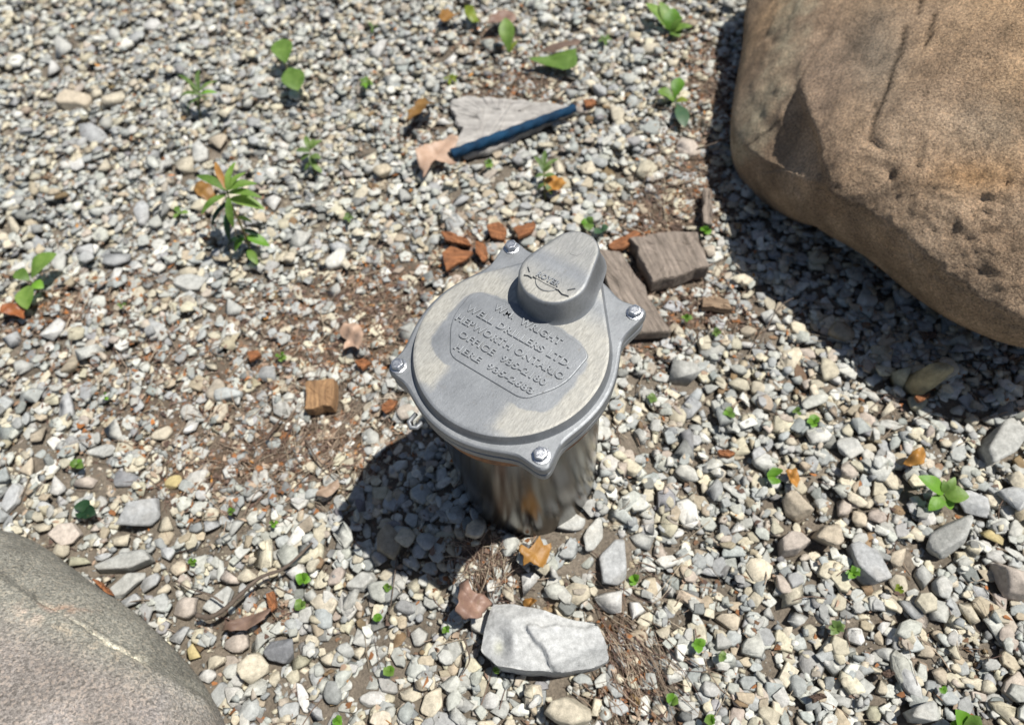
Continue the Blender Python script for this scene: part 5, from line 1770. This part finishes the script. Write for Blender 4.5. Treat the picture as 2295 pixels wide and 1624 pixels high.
SEED = [
    (820, 186, 'dense tuft of green between the round-leaved weed and ochre-brown leaf', 6, 26, GREEN, .5), (1010, 177, 'small yellow-green tuft above the pale slab of wood', 6, 24, GREEN_YELLOW, .4), (1357, 90, 'loose green tuft between cut green leaf and top-edge leaf cluster', 5, 26, GREEN_MID, .4),
    (1096, 366, 'little green seedling just below the middle of the blue rod', 5, 20, GREEN, .6), (781, 488, 'little green seedling halfway between tall weed and blue rod', 5, 22, GREEN_MID, .5), (404, 478, 'upright pair of leaf blades left of the tall weed', 3, 38, GREEN, .4),
    (1318, 500, 'bright two-leaved seedling right behind the cap hub', 3, 30, GREEN, .7), (1347, 516, 'blue-green flat seedling leaf beside the bright one behind the hub', 2, 28, GREEN_BLUE, .7), (1580, 517, 'bright green seedling at the edge of the brown boulder shadow', 3, 24, GREEN_BRIGHT, .8),
    (1735, 1068, 'seedling with two round leaves beside a small orange leaf', 2, 40, GREEN, .75), (1912, 1283, 'pale green star-shaped seedling on the long blue-grey slab', 6, 28, GREEN_BRIGHT, .35), (1874, 1405, 'green rosette of narrow leaves in the lower right gravel', 8, 32, GREEN_MID, .3),
    (1563, 1444, 'bright green seedling with spread leaves right of the white rock', 4, 34, GREEN_BRIGHT, .4), (1619, 1470, 'dull green seedling right below the bright spread one', 4, 22, GREEN_MID, .4), (1506, 1568, 'upright green seedling near the bottom edge, right of the white rock', 4, 30, GREEN, .5),
    (2013, 1318, 'tiny yellow-green seedling beside a rounded creamy stone', 4, 20, GREEN_YELLOW, .5), (1632, 925, 'small green seedling on the gravel right of the cap, shadow side', 3, 26, GREEN, .5), (1822, 945, 'green seedling below the brown boulder shadow with one bright leaf', 4, 32, GREEN_BRIGHT, .6),
    (1785, 922, 'dull small seedling next to the one with a bright leaf', 3, 22, GREEN_MID, .5), (188, 1146, 'dark green seedling with two dusky leaves above the grey boulder', 3, 46, GREEN_DARK, .6), (431, 1258, 'green seedling between the grey boulder and curved twig, near a tan stone', 4, 22, GREEN, .5),
    (678, 1297, 'light green seedling below the bright white stone', 4, 28, GREEN_BRIGHT, .5), (674, 1354, 'leafy green seedling right of the orange bark strip', 4, 26, GREEN, .5), (518, 1146, 'tiny green seedling on the litter left of the cap shadow', 4, 18, GREEN, .6), (614, 1172, 'small green seedling beneath the cap shadow tip, to its left', 4, 22, GREEN, .5),
    (173, 1040, 'dark green seedling in litter near the left edge', 4, 24, GREEN, .6), (630, 800, 'little green seedling left of the wood block, farther back', 4, 22, GREEN, .6), (272, 684, 'faint green seedling right of the broad-leaved weed', 4, 20, GREEN_MID, .5), (1000, 1411, 'small green seedling left of the mauve-brown leaf', 4, 20, GREEN, .5),
    (874, 1502, 'green seedling in the gravel left of the white rock, near a cream stone', 5, 26, GREEN, .6), (848, 1384, 'green seedling at the foot of the thin brown stem', 4, 20, GREEN_BRIGHT, .6), (870, 1316, 'green seedling beside the thin brown stem, halfway up', 4, 18, GREEN, .6),
    (1421, 1298, 'light green seedling right of the long flat slab', 4, 24, GREEN_BRIGHT, .5), (1112, 1500, 'green sprout peeping out under the lower left of the white rock', 3, 16, GREEN, .6), (2112, 1543, 'tiny bright seedling near the bottom right corner', 3, 16, GREEN_BRIGHT, .6), (1592, 1612, 'green seedling cut by the bottom edge, right of the creamy rock', 4, 24, GREEN, .6),
    (1537, 712, 'green seedling beside the long plank end, towards the boulder', 4, 24, GREEN, .5), (1604, 746, 'dull green seedling between plank and brown boulder shadow', 4, 22, GREEN_MID, .5), (836, 62, 'thin dark green sprig near the top edge', 3, 26, GREEN_MID, .3), (1460, 893, 'faint green seedling right of the well cap rim', 4, 22, GREEN_MID, .5),
    (755, 1614, 'green seedling at the bottom edge left of the white rock', 4, 24, GREEN_BRIGHT, .5), (235, 890, 'tiny green seedling in the litter below the broad-leaved weed', 3, 18, GREEN_BRIGHT, .5)]
for k, (px, py, lab, n, sz, m, w) in enumerate(SEED):
    seedling(px, py, lab, n, sz, m, k + 3, w=w)
weed('corner_weed', 'green weed with pointed leaves at the bottom edge, far right', (2160, 1640), [
    (2160, 1630, .012, 2140, 1588, .030, .020, GREEN_BRIGHT), (2162, 1630, .012, 2196, 1604, .026, .020), (2160, 1630, .012, 2128, 1620, .02, .014), (2162, 1632, .012, 2176, 1600, .03, .012)], None)
